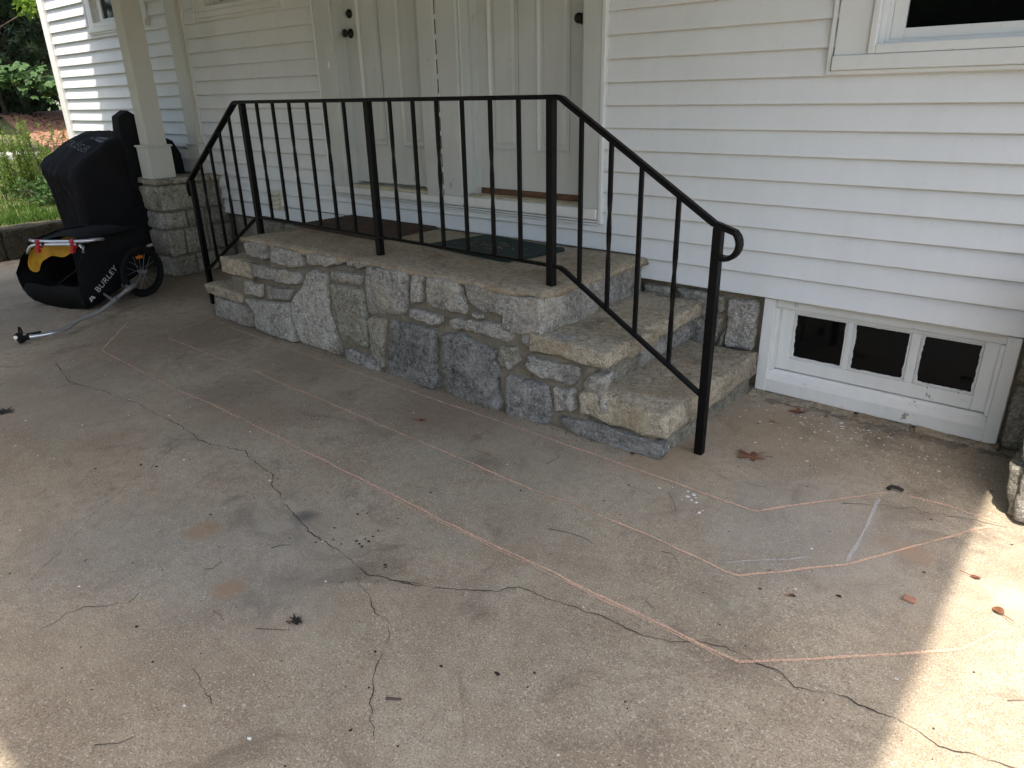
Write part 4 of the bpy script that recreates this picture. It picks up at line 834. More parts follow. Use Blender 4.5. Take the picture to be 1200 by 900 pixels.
# floor and seat back inside
bm.faces.new([bm.verts.new(tp(u, v, z)) for u, v, z in ((0.03, 0.45, 0.18), (0.65, 0.45, 0.18), (0.6, 0.5, 0.5), (0.03, 0.5, 0.5))])
bmesh.ops.recalc_face_normals(bm, faces=bm.faces[:])
bmesh.ops.subdivide_edges(bm, edges=bm.edges[:], cuts=3, use_grid_fill=True, smooth=0.16)
for v in bm.verts: v.co += Vector((nz(v.co, 7, 3), nz(v.co, 7, 9), nz(v.co, 7, 15))) * 0.014 + Vector((nz(v.co, 18, 3), nz(v.co, 18, 9), nz(v.co, 18, 15))) * 0.006
bm.normal_update(); trail_bvh = BVHTree.FromBMesh(bm)
obj('body', bm, M['trailfab'], tr, normals=False, smooth=True)
def lay_on_trailer(o, lift=0.004):
    b = base_of(tr)
    for v in o.data.vertices:
        h = trail_bvh.ray_cast(v.co + b - TF * 0.3, TF)[0]
        if h: v.co = h - TF * lift - b
def sheet_poly(name, pts, v, mat, thick=0.004, bow=0.03):
    bm = bmesh.new(); P = resample(pts, 46)
    fr_ = [bm.verts.new(tp(p.x, v + bow * nz((p.x, p.y, 0), 7, 3), p.y)) for p in P]
    f = bm.faces.new(fr_); bmesh.ops.triangulate(bm, faces=[f])
    g = bmesh.ops.extrude_face_region(bm, geom=bm.faces[:]); bmesh.ops.translate(bm, verts=[e for e in g['geom'] if isinstance(e, bmesh.types.BMVert)], vec=TS * thick)
    return obj(name, bm, mat, tr)
sheet_poly('liner', [(0.614, 0.412), (0.655, 0.324), (0.642, 0.276), (0.601, 0.245), (0.548, 0.264), (0.468, 0.355), (0.407, 0.377), (0.336, 0.406), (0.261, 0.399), (0.211, 0.396), (0.109, 0.443), (0.044, 0.488), (0.191, 0.497), (0.367, 0.487), (0.494, 0.470)], 0.06, M['yellowfab'])
sheet_poly('liner', [(0.43, 0.500), (0.211, 0.553), (0.218, 0.500), (0.413, 0.488)], 0.20, M['yellowfab'])
for nm, pts, r, mt in (('handlebar', [(0.434, -0.02, 0.533), (0.389, -0.02, 0.527), (0.195, -0.02, 0.536), (-0.088, -0.02, 0.551), (-0.175, 0.0, 0.557), (-0.21, 0.05, 0.560), (-0.19, 0.12, 0.548)], 0.0125, 'alu'),
                       ('handlebar', [(0.503, -0.02, 0.425), (0.485, -0.02, 0.450), (0.455, -0.02, 0.478), (0.40, -0.02, 0.498), (0.203, -0.02, 0.512), (-0.070, -0.02, 0.529), (-0.110, -0.02, 0.527), (-0.138, -0.02, 0.508), (-0.130, -0.02, 0.471)], 0.0125, 'alu'),
                       ('frame_tube', [(-0.13, -0.02, 0.475), (-0.01, 0.04, 0.47), (-0.005, 0.2, 0.545), (-0.005, 0.56, 0.553), (0.0, 0.66, 0.508), (0.02, 0.70, 0.38)], 0.010, 'rubber'),
                       ('frame_tube', [(0.503, -0.02, 0.43), (0.56, 0.05, 0.50), (0.60, 0.32, 0.535), (0.62, 0.56, 0.535), (0.3, 0.58, 0.545), (-0.005, 0.56, 0.55)], 0.009, 'rubber'),
                       ('frame_tube', [(0.33, 0.03, 0.175), (0.20, 0.07, 0.26), (0.06, 0.12, 0.35)], 0.006, 'rubber'),
                       ('strap', [(-0.13, -0.018, 0.47), (-0.06, -0.012, 0.40), (-0.03, -0.012, 0.30)], 0.006, 'rubber')):
    obj(nm, tube(bmesh.new(), [tp(*p) for p in pts], r, 8), M[mt], tr, smooth=True)
for u in (0.34, -0.046):
    bm = bmesh.new()
    for du in (0.0,):
        tube(bm, [tp(u - 0.018, -0.022, 0.527 - 0.042 * 0), tp(u + 0.018, -0.022, 0.527)], 0.019, 10)
        tube(bm, [tp(u - 0.018, -0.022, 0.495), tp(u + 0.018, -0.022, 0.495)], 0.019, 10)
        tube(bm, [tp(u, -0.035, 0.51), tp(u, -0.040, 0.475)], 0.012, 8); tube(bm, [tp(u, -0.028, 0.462), tp(u, -0.052, 0.460)], 0.019, 10)
    if u < 0: bmesh.ops.translate(bm, verts=bm.verts[:], vec=Vector((0, 0, 0.022)))
    obj('clamp', bm, M['red'], tr, smooth=False)
    obj('clamp_screw', tube(bmesh.new(), [tp(u - 0.045, -0.022, 0.513 + (0.02 if u < 0 else 0)), tp(u - 0.066, -0.022, 0.513 + (0.02 if u < 0 else 0))], 0.015, 8), M['rubber'], tr)
def wheel(u):
    cv, cz, r = 0.505, 0.207, 0.192
    c0 = tp(u, cv, cz)
    wt = thing('wheel', (0, 0, 0)); wt.parent = tr; wt.location = c0 - T0
    def ring(r_, rt, nm, mt, du=0.0, sq=1.0):
        bm = bmesh.new(); rg = []
        for i in range(36):
            a = i * math.pi / 18; dirv = TS * math.cos(a) + Vector((0, 0, 1)) * math.sin(a)
            rg.append([bm.verts.new(c0 + dirv * (r_ + rt * math.cos(b)) + TF * (rt * sq * math.sin(b) + du)) for b in [j * math.pi / 4 for j in range(8)]])
        for i in range(36):
            a, b = rg[i], rg[(i + 1) % 36]
            for j in range(8): bm.faces.new((a[j], a[(j + 1) % 8], b[(j + 1) % 8], b[j]))
        obj(nm, bm, M[mt], wt, smooth=True)
    ring(r - 0.004, 0.022, 'tyre', 'rubber'); ring(r - 0.035, 0.010, 'rim', 'rubber')
    bm = bmesh.new(); tube(bm, [c0 - TF * 0.035, c0 + TF * 0.035], 0.016, 10); tube(bm, [c0 - TF * 0.05, c0 - TF * 0.036], 0.008, 8); obj('hub', bm, M['greymetal'], wt)
    bm = bmesh.new()
    for i in range(16):
        a = i * math.pi / 8; b = a + (0.9 if i % 2 else -0.9); s = 0.022 * (1 if i % 4 < 2 else -1)
        p0 = c0 + TF * s + (TS * math.cos(b) + Vector((0, 0, 1)) * math.sin(b)) * 0.016; p1 = c0 + (TS * math.cos(a) + Vector((0, 0, 1)) * math.sin(a)) * (r - 0.04)
        tube(bm, [p0, p1], 0.0016, 4)
    obj('spokes', bm, M['greymetal'], wt)
    return wt
wheel(-0.055); wheel(0.78)
bm = bmesh.new(); c = tp(-0.075, 0.49, 0.33); prism(bm, [(-0.03, -0.012), (0.03, -0.012), (0.03, 0.012), (-0.03, 0.012)], 'x', -0.004, 0.004)
bm.transform(basis(c, TF, TS) @ Matrix(((1, 0, 0, 0), (0, 1, 0, 0), (0, 0, 1, 0), (0, 0, 0, 1)))); obj('reflector', bm, M['orange'], tr)
obj('flag_holder', tube(bmesh.new(), [tp(-0.015, 0.63, 0.385), tp(-0.03, 0.675, 0.395)], 0.013, 8), M['alu'], tr)
obj('axle', tube(bmesh.new(), [tp(-0.09, 0.505, 0.207), tp(0.80, 0.505, 0.207)], 0.01, 8), M['greymetal'], tr)
ARM = [(-5.955, -1.200, 0.135), (-5.924, -1.238, 0.13), (-5.883, -1.328, 0.105), (-5.80, -1.43, 0.085), (-5.70, -1.545, 0.068), (-5.643, -1.62, 0.058), (-5.630, -1.675, 0.055), (-5.625, -1.735, 0.05), (-5.56, -1.815, 0.043), (-5.482, -1.890, 0.04), (-5.445, -1.97, 0.04), (-5.455, -2.06, 0.04), (-5.480, -2.125, 0.04)]
# smooth the arm
def smooth_path(P, it=2):
    P = [Vector(p) for p in P]
    for _ in range(it):
        Q = [P[0]]
        for a, b in zip(P[:-1], P[1:]): Q += [a.lerp(b, 0.25), a.lerp(b, 0.75)]
        P = Q + [P[-1]]
    return P
obj('tow_arm', tube(bmesh.new(), smooth_path(ARM), 0.0165, 10), M['alu'], tr, smooth=True)
bm = bmesh.new(); tube(bm, [ARM[0], ARM[1], Vector(ARM[2]).lerp(Vector(ARM[1]), 0.5)], 0.021, 10); tube(bm, [Vector(ARM[3]) + Vector((0, 0, 0)), Vector(ARM[3]).lerp(Vector(ARM[2]), 0.3)], 0.020, 10)
tube(bm, [tp(0.0, 0.34, 0.13), Vector(ARM[1])], 0.012, 8); tube(bm, [tp(0.0, 0.16, 0.10), Vector(ARM[3])], 0.010, 8); obj('arm_bracket', bm, M['greymetal'], tr)
bm = bmesh.new(); H = Vector((-5.500, -2.150, 0.035)); tube(bm, [Vector(ARM[-1]), H], 0.018, 8); tube(bm, [H + Vector((0.02, -0.02, -0.015)), H + Vector((-0.02, -0.03, 0.03))], 0.024, 10)
tube(bm, [H + Vector((0.03 * math.cos(t), -0.012 + 0.0 * t, 0.045 + 0.034 * math.sin(t))) for t in [i * 0.4 - 0.3 for i in range(10)]], 0.006, 6); tube(bm, [H + Vector((0, 0.02, 0.02)), H + Vector((0.05, 0.09, 0.03))], 0.008, 6)
obj('hitch', bm, M['rubber'], tr)
bm = bmesh.new(); tube(bm, [H + Vector((-0.02 + 0.022 * math.cos(t), -0.045, 0.0 + 0.022 * math.sin(t))) for t in [i * 0.63 for i in range(11)]], 0.003, 6); tube(bm, [H + Vector((0.01, -0.05, 0.02)), H + Vector((0.02, -0.055, 0.022))], 0.012, 8)
obj('hitch_pin', bm, M['alu'], tr)
dirT = (TS * 0.213 + Vector((0, 0, 0.156))).normalized(); upT = (-TS * 0.156 + Vector((0, 0, 0.213)))
lay_on_trailer(text_obj('lettering', 'BURLEY', 0.068, M['print'], tr, basis(tp(-0.011, 0.11, 0.120), dirT, upT), 0.0))
bm = bmesh.new(); c = tp(-0.010, 0.055, 0.085)
for q in ([(-0.024, -0.014), (-0.010, 0.020), (0.0, 0.020), (-0.012, -0.014)], [(0.002, 0.020), (0.014, 0.020), (0.028, -0.014), (0.014, -0.014)], [(-0.008, -0.006), (0.010, -0.006), (0.006, 0.004), (-0.004, 0.004)]):
    d1 = dirT; d2 = upT.normalized(); bm.faces.new([bm.verts.new(c + d1 * a + d2 * b - TF * 0.002) for a, b in q])
lay_on_trailer(obj('emblem', bm, M['print'], tr, normals=False))

# ------------------------------------------------------------------ kerb wall, mulch bed, path
kw = thing('retaining_kerb', (-8.86, -2, 0), 'low stone kerb wall, coloured dark for shade, holding back the lawn', 'kerb wall')
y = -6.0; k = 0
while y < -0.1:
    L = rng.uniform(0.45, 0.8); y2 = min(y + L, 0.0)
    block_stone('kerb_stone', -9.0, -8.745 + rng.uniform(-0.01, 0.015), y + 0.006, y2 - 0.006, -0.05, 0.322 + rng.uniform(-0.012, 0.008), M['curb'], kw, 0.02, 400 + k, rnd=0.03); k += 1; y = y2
def mulch_edge(x): return 0.55 + (-x - 9.8) * 0.16 if x < -9.8 else 0.45
def in_mulch(x, y): return y > mulch_edge(x) and x < -9.85
xs = [-26 + 0.4 * i for i in range(41)]; V = []; Fc = []
rows_ = 26
for j in range(rows_):
    for x in xs:
        e = mulch_edge(x); yy = e + j * j * 0.018 + 0.05 * nz((x, j, 0), 1.3)
        s = max(0, -x - 10.3); V.append((x, yy, ground_z(x, yy) + (0.0 if j == 0 else 0.04 + 0.03 * min(1, j / 8)) + 0.03 * nz((x, yy, 2), 3)))
for j in range(rows_ - 1):
    for i in range(len(xs) - 1): Fc.append((j * len(xs) + i, j * len(xs) + i + 1, (j + 1) * len(xs) + i + 1, (j + 1) * len(xs) + i))
mbd = pyobj('mulch_bed', V, Fc, M['mulch'], None, True); tag(mbd, kind='structure')
# loose chips on the bed
V = []; Fc = []
for k in range(7000):
    x = -10.0 - 9.0 * rng.random() ** 1.3; y = mulch_edge(x) + 0.1 + rng.random() * 3.2; z = ground_z(x, y) + 0.085 + 0.03 * nz((x, y, 2), 3)
    a = rng.uniform(0, 6.3); L = rng.uniform(0.015, 0.05); wd = rng.uniform(0.006, 0.014); t = rng.uniform(-0.5, 0.5)
    d = Vector((math.cos(a), math.sin(a), t)).normalized() * L; e = Vector((-math.sin(a), math.cos(a), rng.uniform(-.4, .4))) * wd; c = Vector((x, y, z)); b = len(V)
    V += [c - d - e, c + d - e, c + d + e, c - d + e]; Fc.append((b, b + 1, b + 2, b + 3))
tag(pyobj('mulch_chips', V, Fc, M['chipm']), kind='stuff', label='loose red brown mulch chips')
bm = bmesh.new(); prism(bm, [(-14.9, 0.55), (-14.3, 0.42), (-13.7, 0.52), (-13.8, 0.85), (-14.5, 0.98), (-15.0, 0.8)], 'z', ground_z(-14.3, 0.7) - 0.1, ground_z(-14.3, 0.7) + 0.05)
tag(obj('flagstone', bm, M['flag']), 'pale flat flagstone at the edge of the mulch bed', 'flagstone')

# ------------------------------------------------------------------ foliage
def leaf_mesh(name, leaves, mat, parent=None, kind=None):
    """leaves: (centre, direction, side, length, width, tone)"""
    V = []; Fc = []; T = []
    for c, d, s, L, wd, t in leaves:
        b = len(V); n = d.cross(s).normalized()
        V += [c, c + d * L * 0.5 + s * wd * 0.5 + n * L * 0.06, c + d * L, c + d * L * 0.5 - s * wd * 0.5 + n * L * 0.06]
        Fc += [(b, b + 1, b + 2), (b, b + 2, b + 3)]; T += [t] * 4
    o = pyobj(name, V, Fc, mat, parent)
    at = o.data.attributes.new('tone', 'FLOAT', 'POINT'); at.data.foreach_set('value', T)
    if kind: o['kind'] = kind
    return o
def rvec(r): 
    while True:
        v = Vector((r.uniform(-1, 1), r.uniform(-1, 1), r.uniform(-1, 1)))
        if 0.05 < v.length < 1: return v.normalized()
def clump_leaves(r, c, rad, n, L, wd, flat=0.8, droop=0.2):
    out = []
    for _ in range(n):
        v = rvec(r); p = c + Vector((v.x, v.y, v.z * flat)) * rad * (r.random() ** 0.45)
        d = (v + rvec(r) * 0.8 + Vector((0, 0, -droop))).normalized(); s = d.cross(rvec(r)).normalized()
        out.append((p, d, s, L * r.uniform(0.7, 1.3), wd * r.uniform(0.7, 1.2), min(1, max(0, 0.5 + r.uniform(-0.5, 0.5)))))
    return out
def tree(name, x, y, h, crown, trunk_r, mat, label, cat, group, r, nclump=40, per=110, L=0.12, wd=0.05, z0=None, whorl=False):
    gz = ground_z(x, y) if z0 is None else z0
    t = thing(name, (x, y, gz), label, cat, group)
    cx, cy, cz, rx, ry, rz = crown
    bm = bmesh.new(); base = Vector((x, y, gz - 0.1)); top = Vector((cx, cy, cz + rz * 0.3))
    tube(bm, [base, base.lerp(top, 0.3) + rvec(r) * 0.1, base.lerp(top, 0.65) + rvec(r) * 0.1, top], trunk_r, 8, trunk_r * 0.25)
    leaves = []
    for k in range(nclump):
        v = rvec(r); f = 0.35 + 0.65 * r.random() ** 0.5; c = Vector((cx + v.x * rx * f, cy + v.y * ry * f, cz + v.z * rz * f))
        st = base.lerp(top, r.uniform(0.3, 0.9)); tube(bm, [st, st.lerp(c, 0.5) + Vector((0, 0, -0.06)) + rvec(r) * 0.05, c], trunk_r * 0.22, 4, trunk_r * 0.05, cap=False)
        if whorl:
            for q in range(per // 9):
                pc = c + rvec(r) * 0.42 * r.random(); ax = (rvec(r) + Vector((0, 0, 0.8))).normalized(); sx = ax.cross(rvec(r)).normalized(); sy = ax.cross(sx); tn = r.random()
                for a in range(9):
                    th = a * 0.7 + r.uniform(-.2, .2); d = (sx * math.cos(th) + sy * math.sin(th) + ax * r.uniform(-0.2, 0.5)).normalized(); s = d.cross(ax).normalized()
                    leaves.append((pc, d, s, L * r.uniform(0.8, 1.2), wd, min(1, max(0, tn + r.uniform(-.2, .2)))))
        else: leaves += clump_leaves(r, c, 0.38 * max(0.6, min(rx, rz) / 1.6), per, L, wd)
    obj('trunk', bm, M['bark'], t, smooth=True)
    leaf_mesh('crown', leaves, M[mat], t)
    return t
r5 = random.Random(21)
tree('rhododendron', -17.3, 3.2, 4, (-17.3, 3.2, 2.6, 1.6, 1.3, 1.6), 0.06, 'leafdark', 'dark glossy rhododendron nearest the house corner', 'shrub', 'dark shrubs behind the mulch bed', r5, 64, 170, 0.14, 0.045, whorl=True)
tree('rhododendron', -19.6, 2.3, 5, (-19.6, 2.3, 3.1, 1.9, 1.8, 2.2), 0.07, 'leafdark', 'tall dark rhododendron left of the one by the house corner', 'shrub', 'dark shrubs behind the mulch bed', r5, 80, 180, 0.14, 0.045, whorl=True)
tree('rhododendron', -19.4, 5.0, 5, (-19.4, 5.0, 3.3, 2.0, 1.8, 2.2), 0.07, 'leafdark', 'dark rhododendron mostly hidden behind the house corner', 'shrub', 'dark shrubs behind the mulch bed', r5, 46, 110, 0.14, 0.045, whorl=True)
tree('evergreen_tree', -23.5, 3.2, 9, (-23.5, 3.2, 4.4, 2.6, 3.2, 4.2), 0.16, 'leafdark', 'dark evergreen tree filling the gap left of the house', 'tree', 'trees behind the mulch bed', r5, 130, 170, 0.32, 0.16)
tree('evergreen_tree', -24, 8, 9, (-24, 8, 4.8, 2.8, 3.2, 4.2), 0.16, 'leafdark', 'dark evergreen tree behind the house corner', 'tree', 'trees behind the mulch bed', r5, 70, 110, 0.24, 0.10)
tree('evergreen_tree', -24, -2.5, 9, (-24, -2.5, 4.8, 2.8, 3.2, 4.2), 0.16, 'leafdark', 'dark evergreen tree at the far left', 'tree', 'trees behind the mulch bed', r5, 70, 110, 0.24, 0.10)
# tall canopy trees that keep the shrubs in shade, out over the lawn
for (x, y) in ((-18.9, 0.3), (-22.2, 0.3), (-23.0, -3.0)):
    tree('shade_tree', x, y, 12, (x + 0.3, y + 0.3, 8.3, 3.0, 2.6, 1.9), 0.2, 'leafmid', {-18.9: 'tall shade tree nearest the house on the lawn', -22.2: 'tall shade tree in the middle of the lawn', -23.0: 'tall shade tree at the far edge of the lawn'}[x], 'tree', 'shade trees over the lawn', r5, 120, 120, 0.30, 0.18)
# sunlit drooping branch of a young maple
mp_ = thing('young_maple', (-14.6, 2.35, ground_z(-14.6, 2.35)), 'young tree with a low sunlit branch of broad green leaves before the dark shrubs', 'tree')
bm = bmesh.new(); b0 = Vector((-15.3, 0.6, ground_z(-15.3, 0.6) - 0.1)); tube(bm, [b0, b0 + Vector((0.05, 0.05, 0.9)), b0 + Vector((0.1, 0.1, 1.9)), b0 + Vector((0.2, 0.0, 3.4))], 0.035, 7, 0.012)
br = [b0 + Vector((0.1, 0.1, 1.55)), Vector((-14.6, 0.9, 2.02)), Vector((-14.3, 1.25, 1.98)), Vector((-14.1, 1.62, 1.78))]; tube(bm, br, 0.014, 5, 0.004)
obj('trunk', bm, M['bark'], mp_, smooth=True)
lv = []
for k in range(300):
    s = r5.random() ** 0.8; q = s * 3; i = min(2, int(q)); p = br[i].lerp(br[i + 1], q - i) + Vector((r5.gauss(0, 0.14), r5.gauss(0, 0.10), r5.gauss(-0.05, 0.09)))
    d = Vector((r5.uniform(-.5, .9), r5.uniform(-.8, .8), r5.uniform(-0.9, -0.1))).normalized(); sd_ = d.cross(Vector((0.3, -0.4, 1)) + rvec(r5) * 0.4).normalized()
    for a in (-0.7, 0.0, 0.7):
        dd = (d * math.cos(a) + sd_ * math.sin(a)).normalized(); lv.append((p, dd, dd.cross(d.cross(sd_)).normalized(), 0.13 * (1 if a == 0 else 0.8), 0.075, r5.random()))
leaf_mesh('foliage', lv, M['leafmid'], mp_)
# bright lime sprig high against the shade
ls = thing('lime_sapling', (-16.4, 2.35, ground_z(-16.4, 2.35)), 'thin sapling with bright lime leaves high beside the house corner', 'tree')
bm = bmesh.new(); b0 = Vector((-16.9, 1.3, ground_z(-16.9, 1.3) - 0.1)); tip = Vector((-15.6, 2.1, 3.18)); tube(bm, [b0, b0 + Vector((0.05, 0.05, 1.4)), Vector((-16.5, 1.6, 2.8)), tip], 0.025, 6, 0.006)
for k in range(7): 
    s0 = b0 + Vector((0.1, 0.1, 1.2 + 0.25 * k)); tube(bm, [s0, s0 + Vector((r5.uniform(-.7, .7), r5.uniform(-.7, .7), r5.uniform(.1, .6)))], 0.008, 4, 0.003)
obj('trunk', bm, M['bark'], ls, smooth=True)
lv = []
for k in range(5): lv += clump_leaves(r5, tip + Vector((r5.uniform(-.25, .15), r5.uniform(-.3, .3), r5.uniform(-.10, .15))), 0.2, 50, 0.13, 0.07, 0.6, 0.4)
leaf_mesh('foliage', lv, M['leaflime'], ls)
# spiky sunlit shrub by the lawn edge and the round one at its foot
sh = thing('spiky_shrub', (-11.2, -0.15, ground_z(-11.2, -0.15)), 'yellow green feathery shrub with upright sprays beside the grill', 'shrub')
lv = []; bm = bmesh.new(); gz = ground_z(-11.2, -0.1)
for k in range(90):
    c0 = Vector((-11.1 + r5.gauss(0, 0.24), -0.20 + r5.gauss(0, 0.15), gz)); hh = r5.uniform(0.35, 1.05); ln = Vector((r5.gauss(0, 0.16), r5.gauss(0, 0.22), 1)).normalized()
    e = c0 + ln * hh; mid = c0.lerp(e, 0.55) + Vector((0, 0, 0.05)); tube(bm, [c0, mid, e], 0.006, 4, 0.002, cap=False)
    for q in range(46):
        s = 0.15 + 0.85 * r5.random(); p = c0.lerp(e, s); a = r5.uniform(0, 6.28); d = (Vector((math.cos(a), math.sin(a), 0.75))).normalized()
        lv.append((p, d, d.cross(rvec(r5)).normalized(), 0.055 * (1.3 - 0.6 * s), 0.016, min(1, 0.35 + 0.5 * s + r5.uniform(-.2, .2))))
obj('stems', bm, M['bark'], sh); leaf_mesh('foliage', lv, M['leafyel'], sh)
s2 = thing('round_shrub', (-10.5, -0.15, ground_z(-10.5, -0.15)), 'small round dark leaved shrub at the foot of the feathery one', 'shrub')
bm = bmesh.new(); lv = []
for k in range(16):
    c = Vector((-10.45 + r5.gauss(0, 0.16), -0.14 + r5.gauss(0, 0.14), ground_z(-10.5, -0.1) + r5.uniform(0.08, 0.34))); tube(bm, [Vector((-10.5, -0.1, 0.3)), c], 0.008, 4, 0.003, cap=False)
    lv += clump_leaves(r5, c, 0.13, 60, 0.05, 0.03, 0.8, 0.0)
obj('stems', bm, M['bark'], s2); leaf_mesh('foliage', lv, M['leafmid'], s2)
# lawn
lv = []
for k in range(26000):
    x = -9.02 - 6.5 * rng.random() ** 1.5; y = -2.6 + 3.6 * rng.random()
    if in_mulch(x, y): continue
    if (x + 10.0) ** 2 + (y + 0.0) ** 2 < 0.25 and rng.random() < 0.8: continue
    d = Vector((rng.gauss(0, 0.35), rng.gauss(0, 0.35), 1)).normalized()
    lv.append((Vector((x, y, ground_z(x, y))), d, d.cross(rvec(rng)).normalized(), rng.uniform(0.04, 0.10), 0.007, rng.random()))
g_ = leaf_mesh('lawn_grass', lv, M['grass']); tag(g_, 'sunlit green lawn grass', kind='stuff')
# unseen trees added across the drive to block skylight and darken window reflections
for x, y in ((-13.0, -4.9), (-15.8, -5.4)):
    tree('light_block_tree', x, y, 8, (x, y, 4.4, 2.0, 1.8, 3.2), 0.14, 'leafmid', 'unseen added tree beside the lawn end of the drive, ' + ('nearer the porch' if x > -14 else 'farther from the porch'), 'tree', 'unseen light-blocking trees across the drive', r5, 90, 90, 0.28, 0.16, z0=-0.12)
for k, (x, y, h) in enumerate(((-7.6, -8.2, 4.5), (-4.6, -7.4, 4.2), (-1.7, -7.8, 4.1), (-10.6, -9.0, 4.6), (-6.5, -13.0, 5.5), (-1.5, -13.5, 6.0), (5.5, -17.0, 6.0), (11.0, -15.0, 6.0))):
    tree('light_block_tree', x, y, 10, (x, y, h * 0.52, 1.75, 1.35, h * 0.42), 0.12, 'leafmid', ('added light-blocking tree across the drive, second from the lawn end', 'added light-blocking tree across the drive, third from the lawn end', 'added light-blocking tree across the drive, nearest the stone half wall', 'added light-blocking tree across the drive, nearest the lawn end',
        'taller added light-blocking tree in the second row, nearest the lawn', 'taller added light-blocking tree in the second row, behind the third one', 'tall added light-blocking tree far across the drive, the nearer of the right hand two', 'tall added light-blocking tree far across the drive, the outermost on the right')[k], 'tree', 'unseen light-blocking trees across the drive', r5, 80, 90, 0.26, 0.16, z0=-0.12)

# ------------------------------------------------------------------ litter on the concrete
def dz(x, y): return drive_z(x, y) + 0.003
def leaf_thing(name, x, y, size, ang, mat, label, lobes=5, curl=0.35, thin=0.0):
    t = thing(name, (x, y, dz(x, y)), label, 'leaf', 'fallen leaves on the concrete')
    outline = []; n = lobes * 6
    for i in range(n + 1):
        s = i / n; a = -2.55 + 5.1 * s
        if lobes > 3: rr = size * (0.26 + 0.46 * abs(math.cos(s * math.pi * lobes)) ** 1.8 + 0.10 * math.sin(s * math.pi * 7 + size))
        else: rr = size * (0.18 + 0.34 * math.sin(s * math.pi) ** 2)
        outline.append((a, rr))
    bm = bmesh.new(); ca, sa_ = math.cos(ang), math.sin(ang)
    def P(a, rr):
        lx, ly = math.cos(a) * rr * 1.25, math.sin(a) * rr * (0.85 - thin); zz = curl * rr * (0.35 + 0.5 * math.sin(a * 2 + size * 90)) + 0.002
        return (x + lx * ca - ly * sa_, y + lx * sa_ + ly * ca, dz(x, y) + max(0.001, zz))
    c = bm.verts.new((x, y, dz(x, y) + 0.004)); inner = [bm.verts.new(P(a, rr * 0.5)) for a, rr in outline]; out = [bm.verts.new(P(a, rr)) for a, rr in outline]
    for i in range(n):
        bm.faces.new((c, inner[i], inner[i + 1])); bm.faces.new((inner[i], out[i], out[i + 1], inner[i + 1]))
    obj('blade', bm, mat, t, smooth=True)
    st = Vector((x - math.cos(ang) * size * 0.1, y - math.sin(ang) * size * 0.1, dz(x, y) + 0.004)); en = Vector((x - ca * size * 1.1, y - sa_ * size * 1.1, dz(x, y) + 0.012))
    obj('stem', tube(bmesh.new(), [st, st.lerp(en, 0.5), en], 0.0016, 5, 0.001), mat, t)
it = ITEMS
leaf_thing('oak_leaf', it['oakleaf'][0], it['oakleaf'][1], 0.085, 3.5, M['leafbrown'], 'large curled brown oak leaf on the concrete right of the railing foot', 6, 0.35)
leaf_thing('dry_leaf', *it['leafa'], 0.036, 0.2, M['leafred'], 'small red brown leaf in the sunlit strip, nearer the half wall', 3, 0.4)
leaf_thing('dry_leaf', *it['leafb'], 0.045, 2.4, M['leafbrown'], 'brown folded leaf in the sunlit strip by the photo edge', 3, 0.6)
leaf_thing('dry_leaf', *it['leafred'], 0.045, 0.9, M['leafred'], 'rust red leaf fragment between the two inner chalk lines', 3, 0.2)
leaf_thing('dry_leaf', *it['leafc'], 0.05, 0.3, M['leaftan'], 'narrow tan leaf on the concrete before the stoop', 3, 0.2, 0.4)
leaf_thing('dry_leaf', *it['leafd'], 0.055, 0.8, M['leafbrown'], 'dark curled leaf against the basement window wall', 4, 0.6)
leaf_thing('dry_leaf', *it['leafe'], 0.045, 2.7, M['leaftan'], 'flat tan leaf just before the basement window', 3, 0.2, 0.3)
leaf_thing('dry_leaf', *it['leaff'], 0.022, 1.0, M['leafbrown'], 'tiny brown leaf left of the brick chip', 3, 0.3)
leaf_thing('dry_leaf', *it['leaflft'], 0.07, 0.4, M['debris'], 'dark crumpled leaf at the left edge of the photo', 4, 0.5)
x, y = it['caterp']; bm = bmesh.new(); tube(bm, [(x - 0.025, y - 0.01, dz(x, y) + 0.006), (x - 0.018, y + 0.004, dz(x, y) + 0.013), (x + 0.004, y + 0.010, dz(x, y) + 0.013), (x + 0.026, y + 0.004, dz(x, y) + 0.010)], 0.0085, 7, 0.007)
tag(obj('dark_catkin', bm, M['debris'], origin=(x, y, 0.005), smooth=True), 'black curled catkin on the innermost chalk line', 'catkin')
x, y = it['chip']; tag(block_stone('brick_chip', x - 0.018, x + 0.018, y - 0.011, y + 0.011, dz(x, y) - 0.002, dz(x, y) + 0.010, M['brick'], None, 0.003, 3, rnd=0.003), 'small red brick chip in the shade by the sunlit strip', 'brick chip')
x, y = it['wood']; tag(block_stone('bark_chip', x - 0.03, x + 0.03, y - 0.008, y + 0.012, dz(x, y) - 0.002, dz(x, y) + 0.012, M['leaftan'], None, 0.006, 8, rnd=0.003), 'pale bark chip beside the weed at the stoop foot', 'bark chip')
x, y = it['weed']; wd_ = thing('weed', (x, y, 0), 'small green weed growing at the foot of the stoop', 'weed'); lv = []
for k in range(90):
    s = r5.random(); c = Vector((x - 0.045 + 0.10 * s + r5.gauss(0, 0.012), y + 0.0 + 0.02 * s, 0.005 + (0.055 if s > 0.55 else 0.015) * r5.random())); d = rvec(r5); d.z = abs(d.z)
    lv.append((c, d.normalized(), d.cross(rvec(r5)).normalized(), 0.022, 0.011, r5.random()))
leaf_mesh('leaves', lv, M['leaflime'], wd_)
x, y = it['clump']; bm = bmesh.new()
for k in range(26):
    a = r5.uniform(0, 6.28); rr = r5.uniform(0.005, 0.028); p = Vector((x + r5.gauss(0, .008), y + r5.gauss(0, .008), dz(x, y) + 0.004)); tube(bm, [p, p + Vector((math.cos(a) * rr, math.sin(a) * rr, r5.uniform(0, 0.012)))], 0.003, 4, 0.001)
